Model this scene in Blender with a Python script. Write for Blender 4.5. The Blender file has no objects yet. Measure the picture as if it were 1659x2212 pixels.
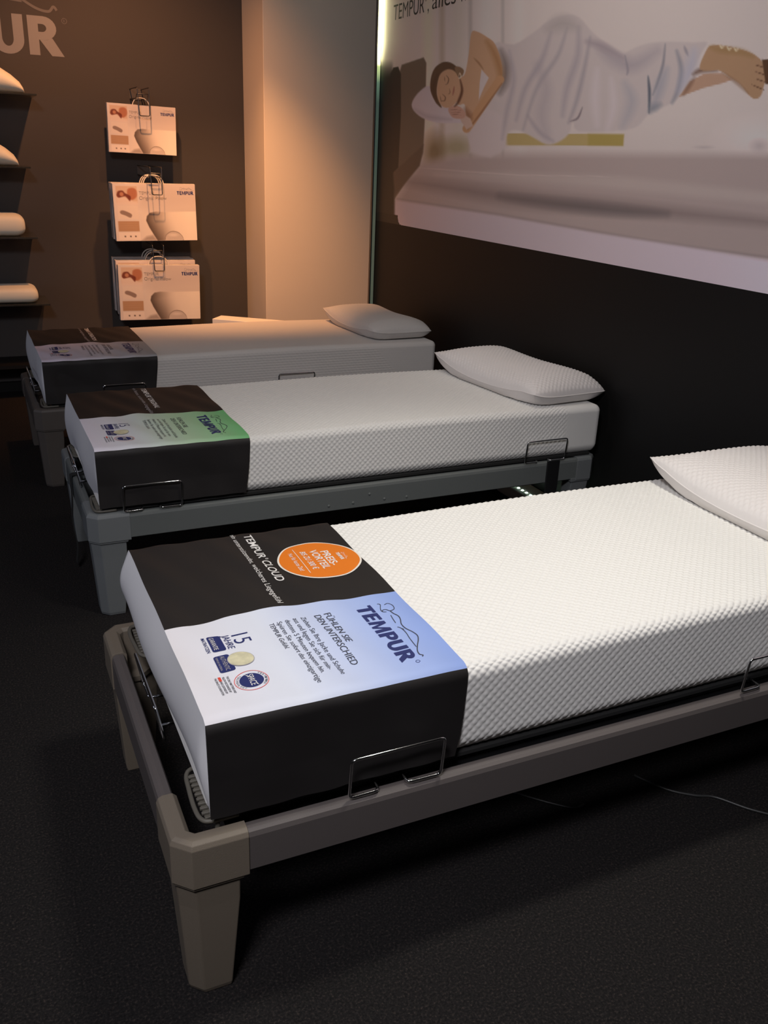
import bpy, bmesh, math, random
import numpy as np
from mathutils import Vector, Matrix

# ------------------------------------------------------------------ camera
S = bpy.context.scene
COL = S.collection
FPX = 1916.6252757930563
CAM = np.array([-0.2822675620399704, -1.2616193858477223, 1.504491421218008])
RM = np.array([[0.909499, -0.414069, 0.036866], [0.12277, 0.35227, 0.927811], [0.397164, 0.839317, -0.371224]])
cd = bpy.data.cameras.new('camera')
cam = bpy.data.objects.new('camera', cd); COL.objects.link(cam)
cd.sensor_fit = 'VERTICAL'; cd.sensor_height = 36.0; cd.lens = FPX * 36.0 / 2212.0
cd.clip_start = 0.05; cd.clip_end = 60
mw = Matrix(((RM[0][0], RM[1][0], -RM[2][0], CAM[0]), (RM[0][1], RM[1][1], -RM[2][1], CAM[1]),
             (RM[0][2], RM[1][2], -RM[2][2], CAM[2]), (0, 0, 0, 1)))
cam.matrix_world = mw
S.camera = cam
def pix(P):
    v = (np.asarray(P, float) - CAM) @ RM.T
    return np.stack([829.5 + FPX * v[..., 0] / v[..., 2], 1106 - FPX * v[..., 1] / v[..., 2]], -1)
def hit(u, v, ax, val):
    d = RM.T @ np.array([(u - 829.5) / FPX, -(v - 1106) / FPX, 1.0])
    return CAM + d * ((val - CAM[ax]) / d[ax])

# ------------------------------------------------------------------ view, world, lights
S.view_settings.view_transform = 'Standard'
try: S.view_settings.look = 'None'
except Exception: pass
S.view_settings.gamma = 1; S.view_settings.use_curve_mapping = False
S.view_settings.exposure = 0.0
w = bpy.data.worlds.new('World'); S.world = w; w.use_nodes = True
w.node_tree.nodes['Background'].inputs[0].default_value = (0.75, 0.8, 1.0, 1)
w.node_tree.nodes['Background'].inputs[1].default_value = 0.02

def spot(name, loc, target, energy, color, size, blend=0.6, radius=0.06):
    l = bpy.data.lights.new(name, 'SPOT'); l.energy = energy; l.color = color
    l.spot_size = math.radians(size); l.spot_blend = blend; l.shadow_soft_size = radius
    o = bpy.data.objects.new(name, l); COL.objects.link(o); o.location = loc
    o.rotation_euler = (Vector(target) - Vector(loc)).to_track_quat('-Z', 'Y').to_euler()
    return o
def area(name, loc, target, energy, color, sx, sy):
    l = bpy.data.lights.new(name, 'AREA'); l.shape = 'RECTANGLE'; l.size = sx; l.size_y = sy
    l.energy = energy; l.color = color
    o = bpy.data.objects.new(name, l); COL.objects.link(o); o.location = loc
    o.rotation_euler = (Vector(target) - Vector(loc)).to_track_quat('-Z', 'Y').to_euler()
    return o
spot('spot_front_bed', (1.00, 0.20, 2.9), (0.92, 0.38, 0.6), 138, (1.0, 0.95, 0.85), 72, 1.0, 0.14)
area('front_fill', (-0.80, -1.30, 2.90), (0.8, 0.4, 0.45), 66, (0.95, 0.93, 0.98), 0.5, 0.5)  # unseen broad fill added front-left to lift the bed's near side
spot('spot_middle_bed', (1.25, 1.40, 2.9), (1.10, 1.90, 0.6), 29, (1.0, 0.89, 0.76), 66, 1.0, 0.12)
spot('spot_back_wall', (0.60, 3.60, 2.9), (0.62, 4.9, 1.15), 128, (1.0, 0.42, 0.17), 105, 1.0, 0.03)
spot('spot_column', (0.95, 3.30, 2.9), (1.30, 4.5, 0.35), 235, (1.0, 0.45, 0.17), 60, 1.0, 0.04)
spot('mural_fill_spot', (0.55, 1.7, 2.95), (2.1, 2.0, 1.85), 46, (1.0, 0.93, 0.87), 85, 1.0, 0.12)  # extra spot added to brighten the mural
area('left_cool_fill', (-3.6, 2.0, 1.5), (0.3, 2.0, 0.5), 12, (0.74, 0.78, 1.0), 1.4, 1.4)  # unseen cool fill added from the left; the wall has no window

# ------------------------------------------------------------------ material helpers
def lin(c):
    return tuple((x / 12.92 if x <= 0.04045 else ((x + 0.055) / 1.055) ** 2.4) for x in c)
def hexc(r, g, b): return lin((r / 255, g / 255, b / 255)) + (1,)
def mat(name, color, rough=0.6, metal=0.0, spec=0.5, noise=0, nscale=50, bump=0, bscale=200, coat=0, sheen=0, emit=None, estr=0):
    m = bpy.data.materials.new(name); m.use_nodes = True
    nt = m.node_tree; b = nt.nodes['Principled BSDF']
    b.inputs['Base Color'].default_value = color; b.inputs['Roughness'].default_value = rough
    b.inputs['Metallic'].default_value = metal; b.inputs['Specular IOR Level'].default_value = spec
    if coat: b.inputs['Coat Weight'].default_value = coat
    if sheen: b.inputs['Sheen Weight'].default_value = sheen
    if emit: b.inputs['Emission Color'].default_value = emit; b.inputs['Emission Strength'].default_value = estr
    tc = nt.nodes.new('ShaderNodeTexCoord')
    if noise:
        n = nt.nodes.new('ShaderNodeTexNoise'); n.inputs['Scale'].default_value = nscale; n.inputs['Detail'].default_value = 4
        nt.links.new(tc.outputs['Object'], n.inputs['Vector'])
        r = nt.nodes.new('ShaderNodeValToRGB')
        r.color_ramp.elements[0].position = 0.3; r.color_ramp.elements[1].position = 0.7
        r.color_ramp.elements[0].color = tuple(max(0, c * (1 - noise)) for c in color[:3]) + (1,)
        r.color_ramp.elements[1].color = tuple(min(1, c * (1 + noise)) for c in color[:3]) + (1,)
        nt.links.new(n.outputs['Fac'], r.inputs[0]); nt.links.new(r.outputs[0], b.inputs['Base Color'])
    if bump:
        n = nt.nodes.new('ShaderNodeTexNoise'); n.inputs['Scale'].default_value = bscale; n.inputs['Detail'].default_value = 3
        nt.links.new(tc.outputs['Object'], n.inputs['Vector'])
        bp = nt.nodes.new('ShaderNodeBump'); bp.inputs['Strength'].default_value = bump; bp.inputs['Distance'].default_value = 0.002
        nt.links.new(n.outputs['Fac'], bp.inputs['Height']); nt.links.new(bp.outputs[0], b.inputs['Normal'])
    return m
def gradient_mat(name, stops, x0, x1, rough=0.7):
    m = bpy.data.materials.new(name); m.use_nodes = True; nt = m.node_tree; b = nt.nodes['Principled BSDF']
    b.inputs['Roughness'].default_value = rough; b.inputs['Specular IOR Level'].default_value = 0.2
    tc = nt.nodes.new('ShaderNodeTexCoord'); sp = nt.nodes.new('ShaderNodeSeparateXYZ')
    mr = nt.nodes.new('ShaderNodeMapRange'); mr.inputs[1].default_value = x0; mr.inputs[2].default_value = x1
    r = nt.nodes.new('ShaderNodeValToRGB'); cr = r.color_ramp
    cr.elements[0].position = stops[0][0]; cr.elements[0].color = stops[0][1]
    cr.elements[1].position = stops[-1][0]; cr.elements[1].color = stops[-1][1]
    for p_, c_ in stops[1:-1]:
        e = cr.elements.new(p_); e.color = c_
    nt.links.new(tc.outputs['Object'], sp.inputs[0]); nt.links.new(sp.outputs[0], mr.inputs[0])
    nt.links.new(mr.outputs[0], r.inputs[0]); nt.links.new(r.outputs[0], b.inputs['Base Color'])
    return m
def vcol_mat(name, rough=0.45, spec=0.4):
    m = bpy.data.materials.new(name); m.use_nodes = True; nt = m.node_tree; b = nt.nodes['Principled BSDF']
    a = nt.nodes.new('ShaderNodeVertexColor'); a.layer_name = 'Col'
    nt.links.new(a.outputs[0], b.inputs['Base Color']); b.inputs['Roughness'].default_value = rough
    b.inputs['Specular IOR Level'].default_value = spec
    return m

M = {}
M['taupe_wall'] = mat('taupe_wall', (0.066, 0.060, 0.057, 1), 0.75, spec=0.25, bump=0.1, bscale=300)
M['cream'] = mat('cream_paint', (0.70, 0.62, 0.52, 1), 0.8, spec=0.2, bump=0.08, bscale=200)
M['black_panel'] = mat('black_panel', (0.0085, 0.008, 0.008, 1), 0.5, spec=0.25)
M['ceiling'] = mat('ceiling_paint', (0.25, 0.24, 0.23, 1), 0.9)
M['dark_wall'] = mat('dark_wall', (0.10, 0.095, 0.09, 1), 0.8)
M['knit'] = mat('white_knit', (0.82, 0.81, 0.78, 1), 0.85, spec=0.2, sheen=0.2, bump=0.15, bscale=900)
M['pillow_knit'] = mat('pillow_knit', (0.80, 0.76, 0.74, 1), 0.85, spec=0.2, sheen=0.2, bump=0.15, bscale=900)
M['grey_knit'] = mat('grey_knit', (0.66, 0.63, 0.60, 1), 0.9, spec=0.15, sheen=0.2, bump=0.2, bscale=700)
M['sleeve_black'] = mat('sleeve_black', (0.016, 0.014, 0.014, 1), 0.6, spec=0.35)
M['sleeve_white'] = mat('sleeve_white', (0.78, 0.78, 0.80, 1), 0.65, spec=0.25)
M['blue_grad'] = gradient_mat('blue_gradient', [(0, (0.80, 0.78, 0.82, 1)), (0.35, (0.72, 0.76, 0.86, 1)), (0.75, (0.40, 0.50, 0.80, 1)), (1, (0.26, 0.37, 0.74, 1))], 0.0, 0.51)
M['green_grad'] = gradient_mat('green_gradient', [(0, (0.80, 0.76, 0.86, 1)), (0.25, (0.72, 0.74, 0.78, 1)), (0.6, (0.46, 0.64, 0.44, 1)), (1, (0.17, 0.50, 0.20, 1))], 0.0, 0.51)
M['lilac_grad'] = gradient_mat('lilac_gradient', [(0, (0.72, 0.66, 0.80, 1)), (0.5, (0.60, 0.56, 0.62, 1)), (1, (0.36, 0.36, 0.37, 1))], 0.0, 0.51)
M['navy'] = mat('navy_ink', (0.018, 0.028, 0.14, 1), 0.6)
M['navy_mid'] = mat('navy_mid_ink', (0.05, 0.09, 0.28, 1), 0.6)
M['ink'] = mat('dark_ink', (0.05, 0.055, 0.075, 1), 0.6)
M['ink_white'] = mat('white_ink', (0.80, 0.78, 0.76, 1), 0.6)
M['ink_grey'] = mat('grey_ink', (0.42, 0.40, 0.42, 1), 0.6)
M['orange'] = mat('orange_sticker', (0.78, 0.20, 0.018, 1), 0.5, spec=0.3)
M['sticker_rim'] = mat('sticker_rim', (0.85, 0.80, 0.72, 1), 0.5)
M['red_ink'] = mat('red_ink', (0.75, 0.08, 0.05, 1), 0.6)
M['foam_print'] = mat('cream_foam_print', (0.66, 0.62, 0.42, 1), 0.7, noise=0.15, nscale=60)
M['chrome'] = mat('chrome', (0.75, 0.76, 0.78, 1), 0.12, metal=1.0)
M['dark_steel'] = mat('dark_steel', (0.10, 0.10, 0.105, 1), 0.35, metal=0.9)
M['rail_taupe_warmlit'] = mat('rail_taupe_warmlit', (0.115, 0.100, 0.096, 1), 0.42, spec=0.4, bump=0.15, bscale=700)  # frame tints carry each bed's own lighting in the colour; warm here
M['corner_taupe_warmlit'] = mat('corner_taupe_warmlit', (0.19, 0.158, 0.122, 1), 0.5, spec=0.35, bump=0.25, bscale=800)  # yellowish light on the corners is put into this lighter taupe
M['rail_grey_coollit'] = mat('rail_grey_coollit', (0.130, 0.142, 0.140, 1), 0.45, spec=0.4, bump=0.15, bscale=700)  # cooler light on the middle frame is put into this grey
M['corner_grey_coollit'] = mat('corner_grey_coollit', (0.17, 0.183, 0.188, 1), 0.5, spec=0.35, bump=0.2, bscale=800)
M['rail_brown_dimlit'] = mat('rail_brown_dimlit', (0.092, 0.080, 0.072, 1), 0.5, spec=0.3)  # weak light on the far frame is darkened into this brown
M['black_plastic'] = mat('black_plastic', (0.012, 0.012, 0.013, 1), 0.4)
M['black_fabric'] = mat('black_fabric', (0.010, 0.010, 0.010, 1), 0.9)
M['grille'] = mat('grey_grille', (0.12, 0.11, 0.09, 1), 0.5)
M['cardboard_side'] = mat('cardboard_side', (0.50, 0.47, 0.46, 1), 0.7, noise=0.25, nscale=15)
M['white_box'] = mat('white_card', (0.85, 0.82, 0.78, 1), 0.7)
M['handle'] = mat('handle_plastic', (0.70, 0.66, 0.60, 1), 0.4)
M['print'] = vcol_mat('printed_picture', 0.42, 0.45)
M['bag_print'] = vcol_mat('printed_card', 0.5, 0.35)
M['letter_wall'] = mat('wall_lettering', (0.23, 0.22, 0.22, 1), 0.55)
M['line_wall'] = mat('wall_line_art', (0.12, 0.11, 0.11, 1), 0.6)
M['letter_line'] = mat('wall_line_lettering', (0.30, 0.27, 0.25, 1), 0.55)
M['print_ink'] = mat('print_ink', (0.035, 0.03, 0.025, 1), 0.5)
M['glass'] = mat('shelf_glass', (0.30, 0.32, 0.30, 1), 0.15, spec=0.5)
M['glass'].node_tree.nodes['Principled BSDF'].inputs['Transmission Weight'].default_value = 0.9
def led_material():
    # light strip; the fade of its reflected glow is painted into the emission
    m = mat('led_strip', (0.16, 0.20, 0.18, 1), 0.4); nt = m.node_tree; b = nt.nodes['Principled BSDF']
    tc = nt.nodes.new('ShaderNodeTexCoord'); sp = nt.nodes.new('ShaderNodeSeparateXYZ'); mr = nt.nodes.new('ShaderNodeMapRange')
    mr.inputs[1].default_value = 1.80; mr.inputs[2].default_value = 2.12
    r = nt.nodes.new('ShaderNodeValToRGB'); e = r.color_ramp.elements
    e[0].position = 0; e[0].color = (0.0016, 0.0030, 0.0022, 1); e[1].position = 1; e[1].color = (1.0, 0.97, 0.52, 1)
    k = e.new(0.35); k.color = (0.006, 0.011, 0.007, 1); k = e.new(0.62); k.color = (0.045, 0.055, 0.022, 1)
    nt.links.new(tc.outputs['Object'], sp.inputs[0]); nt.links.new(sp.outputs[2], mr.inputs[0]); nt.links.new(mr.outputs[0], r.inputs[0])
    nt.links.new(r.outputs[0], b.inputs['Emission Color']); b.inputs['Emission Strength'].default_value = 13.0
    return m
M['led'] = led_material()
M['led_green'] = mat('led_dots', (0.8, 0.9, 0.8, 1), 0.5, emit=(0.75, 1.0, 0.80, 1), estr=14.0)
M['foam_pillow'] = mat('foam_pillow', (0.84, 0.80, 0.66, 1), 0.8, spec=0.2, sheen=0.2)
M['cable'] = mat('cable', (0.035, 0.035, 0.035, 1), 0.4)

def carpet():
    m = bpy.data.materials.new('carpet'); m.use_nodes = True; nt = m.node_tree; b = nt.nodes['Principled BSDF']
    b.inputs['Roughness'].default_value = 0.95; b.inputs['Specular IOR Level'].default_value = 0.1
    tc = nt.nodes.new('ShaderNodeTexCoord'); n1 = nt.nodes.new('ShaderNodeTexNoise'); n1.inputs['Scale'].default_value = 190; n1.inputs['Detail'].default_value = 5; n1.inputs['Roughness'].default_value = 0.7
    r = nt.nodes.new('ShaderNodeValToRGB'); e = r.color_ramp.elements
    e[0].position = 0.35; e[0].color = (0.008, 0.0075, 0.0078, 1); e[1].position = 0.70; e[1].color = (0.060, 0.046, 0.040, 1)
    k = e.new(0.55); k.color = (0.018, 0.0165, 0.0165, 1)
    nt.links.new(tc.outputs['Object'], n1.inputs['Vector']); nt.links.new(n1.outputs['Fac'], r.inputs[0]); nt.links.new(r.outputs[0], b.inputs['Base Color'])
    bp = nt.nodes.new('ShaderNodeBump'); bp.inputs['Strength'].default_value = 0.6; bp.inputs['Distance'].default_value = 0.002
    nt.links.new(n1.outputs['Fac'], bp.inputs['Height']); nt.links.new(bp.outputs[0], b.inputs['Normal'])
    return m
M['carpet'] = carpet()

# ------------------------------------------------------------------ object helpers
def link(name, me, m=None, parent=None, smooth=False):
    o = bpy.data.objects.new(name, me); COL.objects.link(o)
    if m is not None: me.materials.append(M[m] if isinstance(m, str) else m)
    if smooth and len(me.polygons): me.polygons.foreach_set('use_smooth', [True] * len(me.polygons))
    if parent is not None: o.parent = parent
    return o
def meshobj(name, verts, faces, m, parent=None, smooth=False):
    me = bpy.data.meshes.new(name); me.from_pydata([tuple(map(float, v)) for v in verts], [], faces); me.update()
    return link(name, me, m, parent, smooth)
def bmobj(name, bm, m, parent=None, smooth=False):
    me = bpy.data.meshes.new(name); bmesh.ops.recalc_face_normals(bm, faces=bm.faces); bm.to_mesh(me); bm.free()
    return link(name, me, m, parent, smooth)
def gridmesh(name, P, m, parent=None, smooth=True, colors=None, flip=False, extra_faces=None):
    """P: (na, nb, 3) array -> quad grid, built with foreach_set"""
    na, nb = P.shape[:2]; idx = np.arange(na * nb).reshape(na, nb)
    q = np.stack([idx[:-1, :-1], idx[1:, :-1], idx[1:, 1:], idx[:-1, 1:]], -1).reshape(-1, 4)
    if flip: q = q[:, ::-1]
    me = bpy.data.meshes.new(name)
    me.vertices.add(na * nb); me.vertices.foreach_set('co', P.reshape(-1).astype(np.float32))
    nf = len(q); me.loops.add(nf * 4); me.loops.foreach_set('vertex_index', q.reshape(-1).astype(np.int32))
    me.polygons.add(nf); me.polygons.foreach_set('loop_start', np.arange(0, nf * 4, 4, dtype=np.int32))
    me.update(calc_edges=True)
    me.polygons.foreach_set('use_smooth', np.ones(nf, bool) if smooth else np.zeros(nf, bool))
    if colors is not None:
        ca = me.color_attributes.new('Col', 'FLOAT_COLOR', 'POINT')
        c4 = np.ones((na * nb, 4), np.float32); c4[:, :3] = colors.reshape(-1, 3); ca.data.foreach_set('color', c4.reshape(-1))
    me.update()
    return link(name, me, m, parent)
def bx(bm, lo, hi, bev=0.0, seg=2):
    r = bmesh.ops.create_cube(bm, size=1)
    c = [(a + b) / 2 for a, b in zip(lo, hi)]; s = [b - a for a, b in zip(lo, hi)]
    for v in r['verts']: v.co = Vector((v.co.x * s[0] + c[0], v.co.y * s[1] + c[1], v.co.z * s[2] + c[2]))
    if bev:
        es = list({e for v in r['verts'] for e in v.link_edges})
        bmesh.ops.bevel(bm, geom=es, offset=bev, segments=seg, affect='EDGES', profile=0.5)
def box(name, lo, hi, m, parent=None, bev=0.0, seg=2):
    bm = bmesh.new(); bx(bm, lo, hi, bev, seg); return bmobj(name, bm, m, parent, smooth=False)
def smooth_path(pts, n=8, closed=False):
    pts = [np.array(p, float) for p in pts]; out = []; N = len(pts)
    rng = range(N if closed else N - 1)
    for i in rng:
        g = (lambda k: pts[k % N]) if closed else (lambda k: pts[min(max(k, 0), N - 1)])
        p0, p1, p2, p3 = g(i - 1), g(i), g(i + 1), g(i + 2)
        for t in np.arange(n) / n:
            out.append(0.5 * ((2 * p1) + (-p0 + p2) * t + (2 * p0 - 5 * p1 + 4 * p2 - p3) * t * t + (-p0 + 3 * p1 - 3 * p2 + p3) * t ** 3))
    if not closed: out.append(pts[-1])
    return out
def tube_bm(bm, path, r, seg=10, closed=False):
    path = [Vector(tuple(p)) for p in path]; n = len(path); rings = []; prev = None
    for i, p in enumerate(path):
        if closed: t = path[(i + 1) % n] - path[i - 1]
        else: t = path[min(i + 1, n - 1)] - path[max(i - 1, 0)]
        t.normalize()
        if prev is None:
            a = Vector((0, 0, 1)) if abs(t.z) < 0.9 else Vector((1, 0, 0)); nrm = t.cross(a).normalized()
        else: nrm = (prev - t * prev.dot(t)).normalized()
        prev = nrm; b = t.cross(nrm)
        rings.append([bm.verts.new(p + (nrm * math.cos(2 * math.pi * k / seg) + b * math.sin(2 * math.pi * k / seg)) * r) for k in range(seg)])
    for i in range(n if closed else n - 1):
        A, B = rings[i], rings[(i + 1) % n]
        for k in range(seg): bm.faces.new((A[k], A[(k + 1) % seg], B[(k + 1) % seg], B[k]))
    if not closed:
        bm.faces.new(rings[0][::-1]); bm.faces.new(rings[-1])
def tube(name, path, r, m, parent=None, seg=10, closed=False):
    bm = bmesh.new(); tube_bm(bm, path, r, seg, closed); return bmobj(name, bm, m, parent, True)
def rounded_poly(pts, r, n=5):
    """round the corners of a 3-D polyline (open)"""
    out = [np.array(pts[0], float)]
    for i in range(1, len(pts) - 1):
        p, a, b = map(lambda q: np.array(q, float), (pts[i], pts[i - 1], pts[i + 1]))
        d1 = (a - p) / np.linalg.norm(a - p); d2 = (b - p) / np.linalg.norm(b - p)
        A, B = p + d1 * r, p + d2 * r
        for t in np.linspace(0, 1, n): out.append((1 - t) ** 2 * A + 2 * t * (1 - t) * p + t * t * B)
    out.append(np.array(pts[-1], float)); return out
def loft(name, rings, m, parent=None, bev=0, smooth=False):
    bm = bmesh.new(); R = [[bm.verts.new(tuple(p)) for p in r] for r in rings]; n = len(R[0])
    for A, B in zip(R[:-1], R[1:]):
        for k in range(n): bm.faces.new((A[k], A[(k + 1) % n], B[(k + 1) % n], B[k]))
    bm.faces.new(R[0][::-1]); bm.faces.new(R[-1])
    if bev:
        bmesh.ops.recalc_face_normals(bm, faces=bm.faces)
        es = [e for e in bm.edges if len(e.link_faces) == 2 and e.calc_face_angle(0) > 0.35]
        bmesh.ops.bevel(bm, geom=es, offset=bev, segments=2, affect='EDGES', profile=0.5)
    return bmobj(name, bm, m, parent, smooth)
def tag(o, label=None, cat=None, group=None, kind=None):
    if label: o['label'] = label
    if cat: o['category'] = cat
    if group: o['group'] = group
    if kind: o['kind'] = kind
    return o
def empty(name, loc, rz=0.0):
    o = bpy.data.objects.new(name, None); COL.objects.link(o); o.location = loc; o.rotation_euler = (0, 0, rz)
    o.empty_display_size = 0.1; return o

# ------------------------------------------------------------------ lettering helpers
_tc = {}
def text_raw(s, bold=0.0, shear=0.0, space=1.0):
    key = (s, bold, shear, space)
    if key in _tc: return _tc[key]
    cu = bpy.data.curves.new('t', 'FONT'); cu.body = s; cu.offset = bold; cu.shear = shear; cu.space_character = space
    cu.resolution_u = 6; cu.fill_mode = 'FRONT'
    ob = bpy.data.objects.new('t', cu); COL.objects.link(ob)
    dg = bpy.context.evaluated_depsgraph_get(); dg.update()
    me = bpy.data.meshes.new_from_object(ob.evaluated_get(dg))
    V = np.zeros(len(me.vertices) * 3); me.vertices.foreach_get('co', V); V = V.reshape(-1, 3)[:, :2]
    F = [tuple(p.vertices) for p in me.polygons]
    bpy.data.objects.remove(ob); bpy.data.curves.remove(cu); bpy.data.meshes.remove(me)
    _tc[key] = (V, F); return _tc[key]
CAPH = None
def text2d(s, width, cap, bold=0.0, shear=0.0, space=1.0, align='left'):
    """verts in 2-D, baseline at 0, scaled so the string is `width` wide and capitals `cap` tall"""
    global CAPH
    if CAPH is None:
        v, _ = text_raw('H'); CAPH = v[:, 1].max() - v[:, 1].min()
    V, F = text_raw(s, bold, shear, space)
    x0, x1 = V[:, 0].min(), V[:, 0].max()
    X = (V[:, 0] - x0) / (x1 - x0) * width
    if align == 'center': X = X - width / 2
    return np.stack([X, V[:, 1] / CAPH * cap], 1), F
class Print:
    """collects flat shapes in (u right, v up) coordinates and maps them through a function"""
    def __init__(s): s.V = []; s.F = []
    def add(s, V, F):
        n = len(s.V); s.V += [tuple(v) for v in V]; s.F += [tuple(i + n for i in f) for f in F]
    def text(s, st, x, y, width, cap, **k):
        V, F = text2d(st, width, cap, **k); s.add(V + np.array([x, y]), F)
    def poly(s, P): s.add(P, [tuple(range(len(P)))])
    def ribbon(s, P, w):
        P = [np.array(p, float) for p in P]; n = len(P); L = []; R = []
        for i, p in enumerate(P):
            t = P[min(i + 1, n - 1)] - P[max(i - 1, 0)]; t = t / (np.linalg.norm(t) + 1e-12); q = np.array([-t[1], t[0]])
            ww = w[i] if hasattr(w, '__len__') else w
            L.append(p + q * ww / 2); R.append(p - q * ww / 2)
        V = L + R; s.add(V, [(i, i + 1, n + i + 1, n + i) for i in range(n - 1)])
    def disc(s, cx, cy, rx, ry=None, n=40, a0=0):
        ry = rx if ry is None else ry
        m = 6; V = [(cx, cy)] + [(cx + rx * j / m * math.cos(2 * math.pi * k / n), cy + ry * j / m * math.sin(2 * math.pi * k / n)) for j in range(1, m + 1) for k in range(n)]
        F = [(0, 1 + k, 1 + (k + 1) % n) for k in range(n)]
        F += [(1 + (j - 1) * n + k, 1 + j * n + k, 1 + j * n + (k + 1) % n, 1 + (j - 1) * n + (k + 1) % n) for j in range(1, m) for k in range(n)]
        s.add(V, F)
    def ring(s, cx, cy, r, w, n=48, a0=0, a1=2 * math.pi):
        s.ribbon([(cx + r * math.cos(a0 + (a1 - a0) * k / n), cy + r * math.sin(a0 + (a1 - a0) * k / n)) for k in range(n + 1)], w)
    def rrect(s, x0, y0, x1, y1, r, n=5):
        P = []
        for cx, cy, a in ((x1 - r, y1 - r, 0), (x0 + r, y1 - r, 90), (x0 + r, y0 + r, 180), (x1 - r, y0 + r, 270)):
            for k in range(n + 1):
                t = math.radians(a + 90 * k / n); P.append((cx + r * math.cos(t), cy + r * math.sin(t)))
        s.poly(P)
    def build(s, name, fn, m, parent):
        V = np.array(s.V); W = fn(V[:, 0], V[:, 1])
        return meshobj(name, W, s.F, m, parent)

def logo_word(pr, x, y, w, h):
    """the heavy capitals of the brand word, drawn letter by letter"""
    k = w / 5.72
    X = lambda P, o: [(x + (o + a) * k, y + b * h) for a, b in P]
    def R(o, a0, b0, a1, b1): pr.poly(X([(a0, b0), (a1, b0), (a1, b1), (a0, b1)], o))
    def band(o, outer, inner):
        n = len(outer); V = X(outer, o) + X(inner, o); pr.add(V, [(i, i + 1, n + i + 1, n + i) for i in range(n - 1)])
    o = 0.0                                                     # T
    R(o, 0, 0.80, 0.80, 1.0); R(o, 0.26, 0, 0.54, 0.80); o += 0.90
    R(o, 0, 0, 0.28, 1.0); R(o, 0.28, 0.80, 0.70, 1.0); R(o, 0.28, 0.41, 0.64, 0.60); R(o, 0.28, 0, 0.71, 0.20); o += 0.81   # E
    for P in ([(0, 0), (0.24, 0), (0.30, 0.62), (0.32, 1.0), (0.08, 1.0)], [(0.87, 0), (1.13, 0), (1.06, 1.0), (0.81, 1.0), (0.83, 0.62)],
              [(0.30, 0.62), (0.50, 0.0), (0.57, 0.28), (0.32, 1.0)], [(0.57, 0.28), (0.50, 0.0), (0.63, 0.0), (0.83, 0.62), (0.81, 1.0)]): pr.poly(X(P, o))
    o += 1.24
    th = np.linspace(math.pi / 2, -math.pi / 2, 12)
    def bowl(o, lo):
        cy = (1.0 + lo) / 2
        out = [(0.28, 1.0)] + [(0.42 + 0.35 * math.cos(t), cy + (1.0 - lo) / 2 * math.sin(t)) for t in th] + [(0.28, lo)]
        inn = [(0.28, 0.80)] + [(0.38 + 0.12 * math.cos(t), cy + ((1.0 - lo) / 2 - 0.20) * math.sin(t)) for t in th] + [(0.28, lo + 0.20)]
        band(o, out, inn)
    R(o, 0, 0, 0.28, 1.0); bowl(o, 0.35); o += 0.85              # P
    th2 = np.linspace(math.pi, 2 * math.pi, 16)
    band(o, [(0, 1.0)] + [(0.43 + 0.43 * math.cos(t), 0.36 + 0.38 * math.sin(t)) for t in th2] + [(0.86, 1.0)],
         [(0.28, 1.0)] + [(0.43 + 0.15 * math.cos(t), 0.38 + 0.20 * math.sin(t)) for t in th2] + [(0.58, 1.0)]); o += 0.98   # U
    R(o, 0, 0, 0.28, 1.0); bowl(o, 0.40); pr.poly(X([(0.30, 0.399), (0.60, 0), (0.94, 0), (0.64, 0.462), (0.5136, 0.408), (0.42, 0.399)], o))                    # R
def logo_figure(pr, x, y, w, h, lw):
    """reclining line figure above the word: head, back, hip, leg, foot"""
    def T(P): return [(x + a * w, y + b * h) for a, b in P]
    pr.ribbon(smooth_path(T([(0.02, 0.30), (0.04, 0.42), (0.09, 0.30), (0.13, 0.22), (0.17, 0.22), (0.19, 0.40)]), 6), lw)
    pr.ribbon(smooth_path(T([(0.06, 0.62), (0.05, 0.86), (0.10, 1.0), (0.17, 0.90), (0.185, 0.62), (0.15, 0.48), (0.145, 0.30), (0.165, 0.24)]), 6), lw)
    pr.ribbon(smooth_path(T([(0.19, 0.62), (0.24, 0.66), (0.30, 0.78), (0.36, 0.74), (0.44, 0.58), (0.52, 0.60), (0.60, 0.78), (0.67, 0.84), (0.74, 0.68), (0.82, 0.40), (0.90, 0.16), (0.96, 0.10), (0.985, 0.22), (1.0, 0.14)]), 6), lw * 1.3)
    pr.ribbon(smooth_path(T([(0.26, 0.46), (0.33, 0.40), (0.40, 0.36)]), 5), lw)
    pr.ribbon(smooth_path(T([(0.47, 0.26), (0.49, 0.36), (0.53, 0.42), (0.60, 0.42), (0.70, 0.34), (0.84, 0.28)]), 5), lw)
    pr.ribbon(smooth_path(T([(0.49, 0.36), (0.53, 0.48)]), 3), lw)

# ------------------------------------------------------------------ room shell
XW = 2.10
def struct(name, *a, **k):
    o = box(name, *a, **k); o['kind'] = 'structure'; return o
struct('floor', (-4.0, -3.6, -0.05), (2.75, 5.1, 0.0), 'carpet')
struct('ceiling', (-4.0, -3.6, 3.0), (2.75, 5.1, 3.05), 'ceiling')
struct('wall_back', (-4.0, 4.9, 0.0), (2.75, 5.1, 3.0), 'taupe_wall')
struct('wall_left', (-4.1, -3.6, 0.0), (-4.0, 5.1, 3.0), 'dark_wall')
struct('wall_front', (-4.0, -3.7, 0.0), (2.75, -3.6, 3.0), 'dark_wall')
struct('wall_right', (2.155, -3.6, 0.0), (2.75, 4.065, 3.0), 'black_panel')
struct('trim_1', (1.505, 4.46, 0.0), (2.75, 4.899, 3.0), 'cream', bev=0.004)          # column at the far corner
struct('baseboard_back', (-4.0, 4.86, 0.0), (1.504, 4.899, 0.06), 'black_panel')
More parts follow.
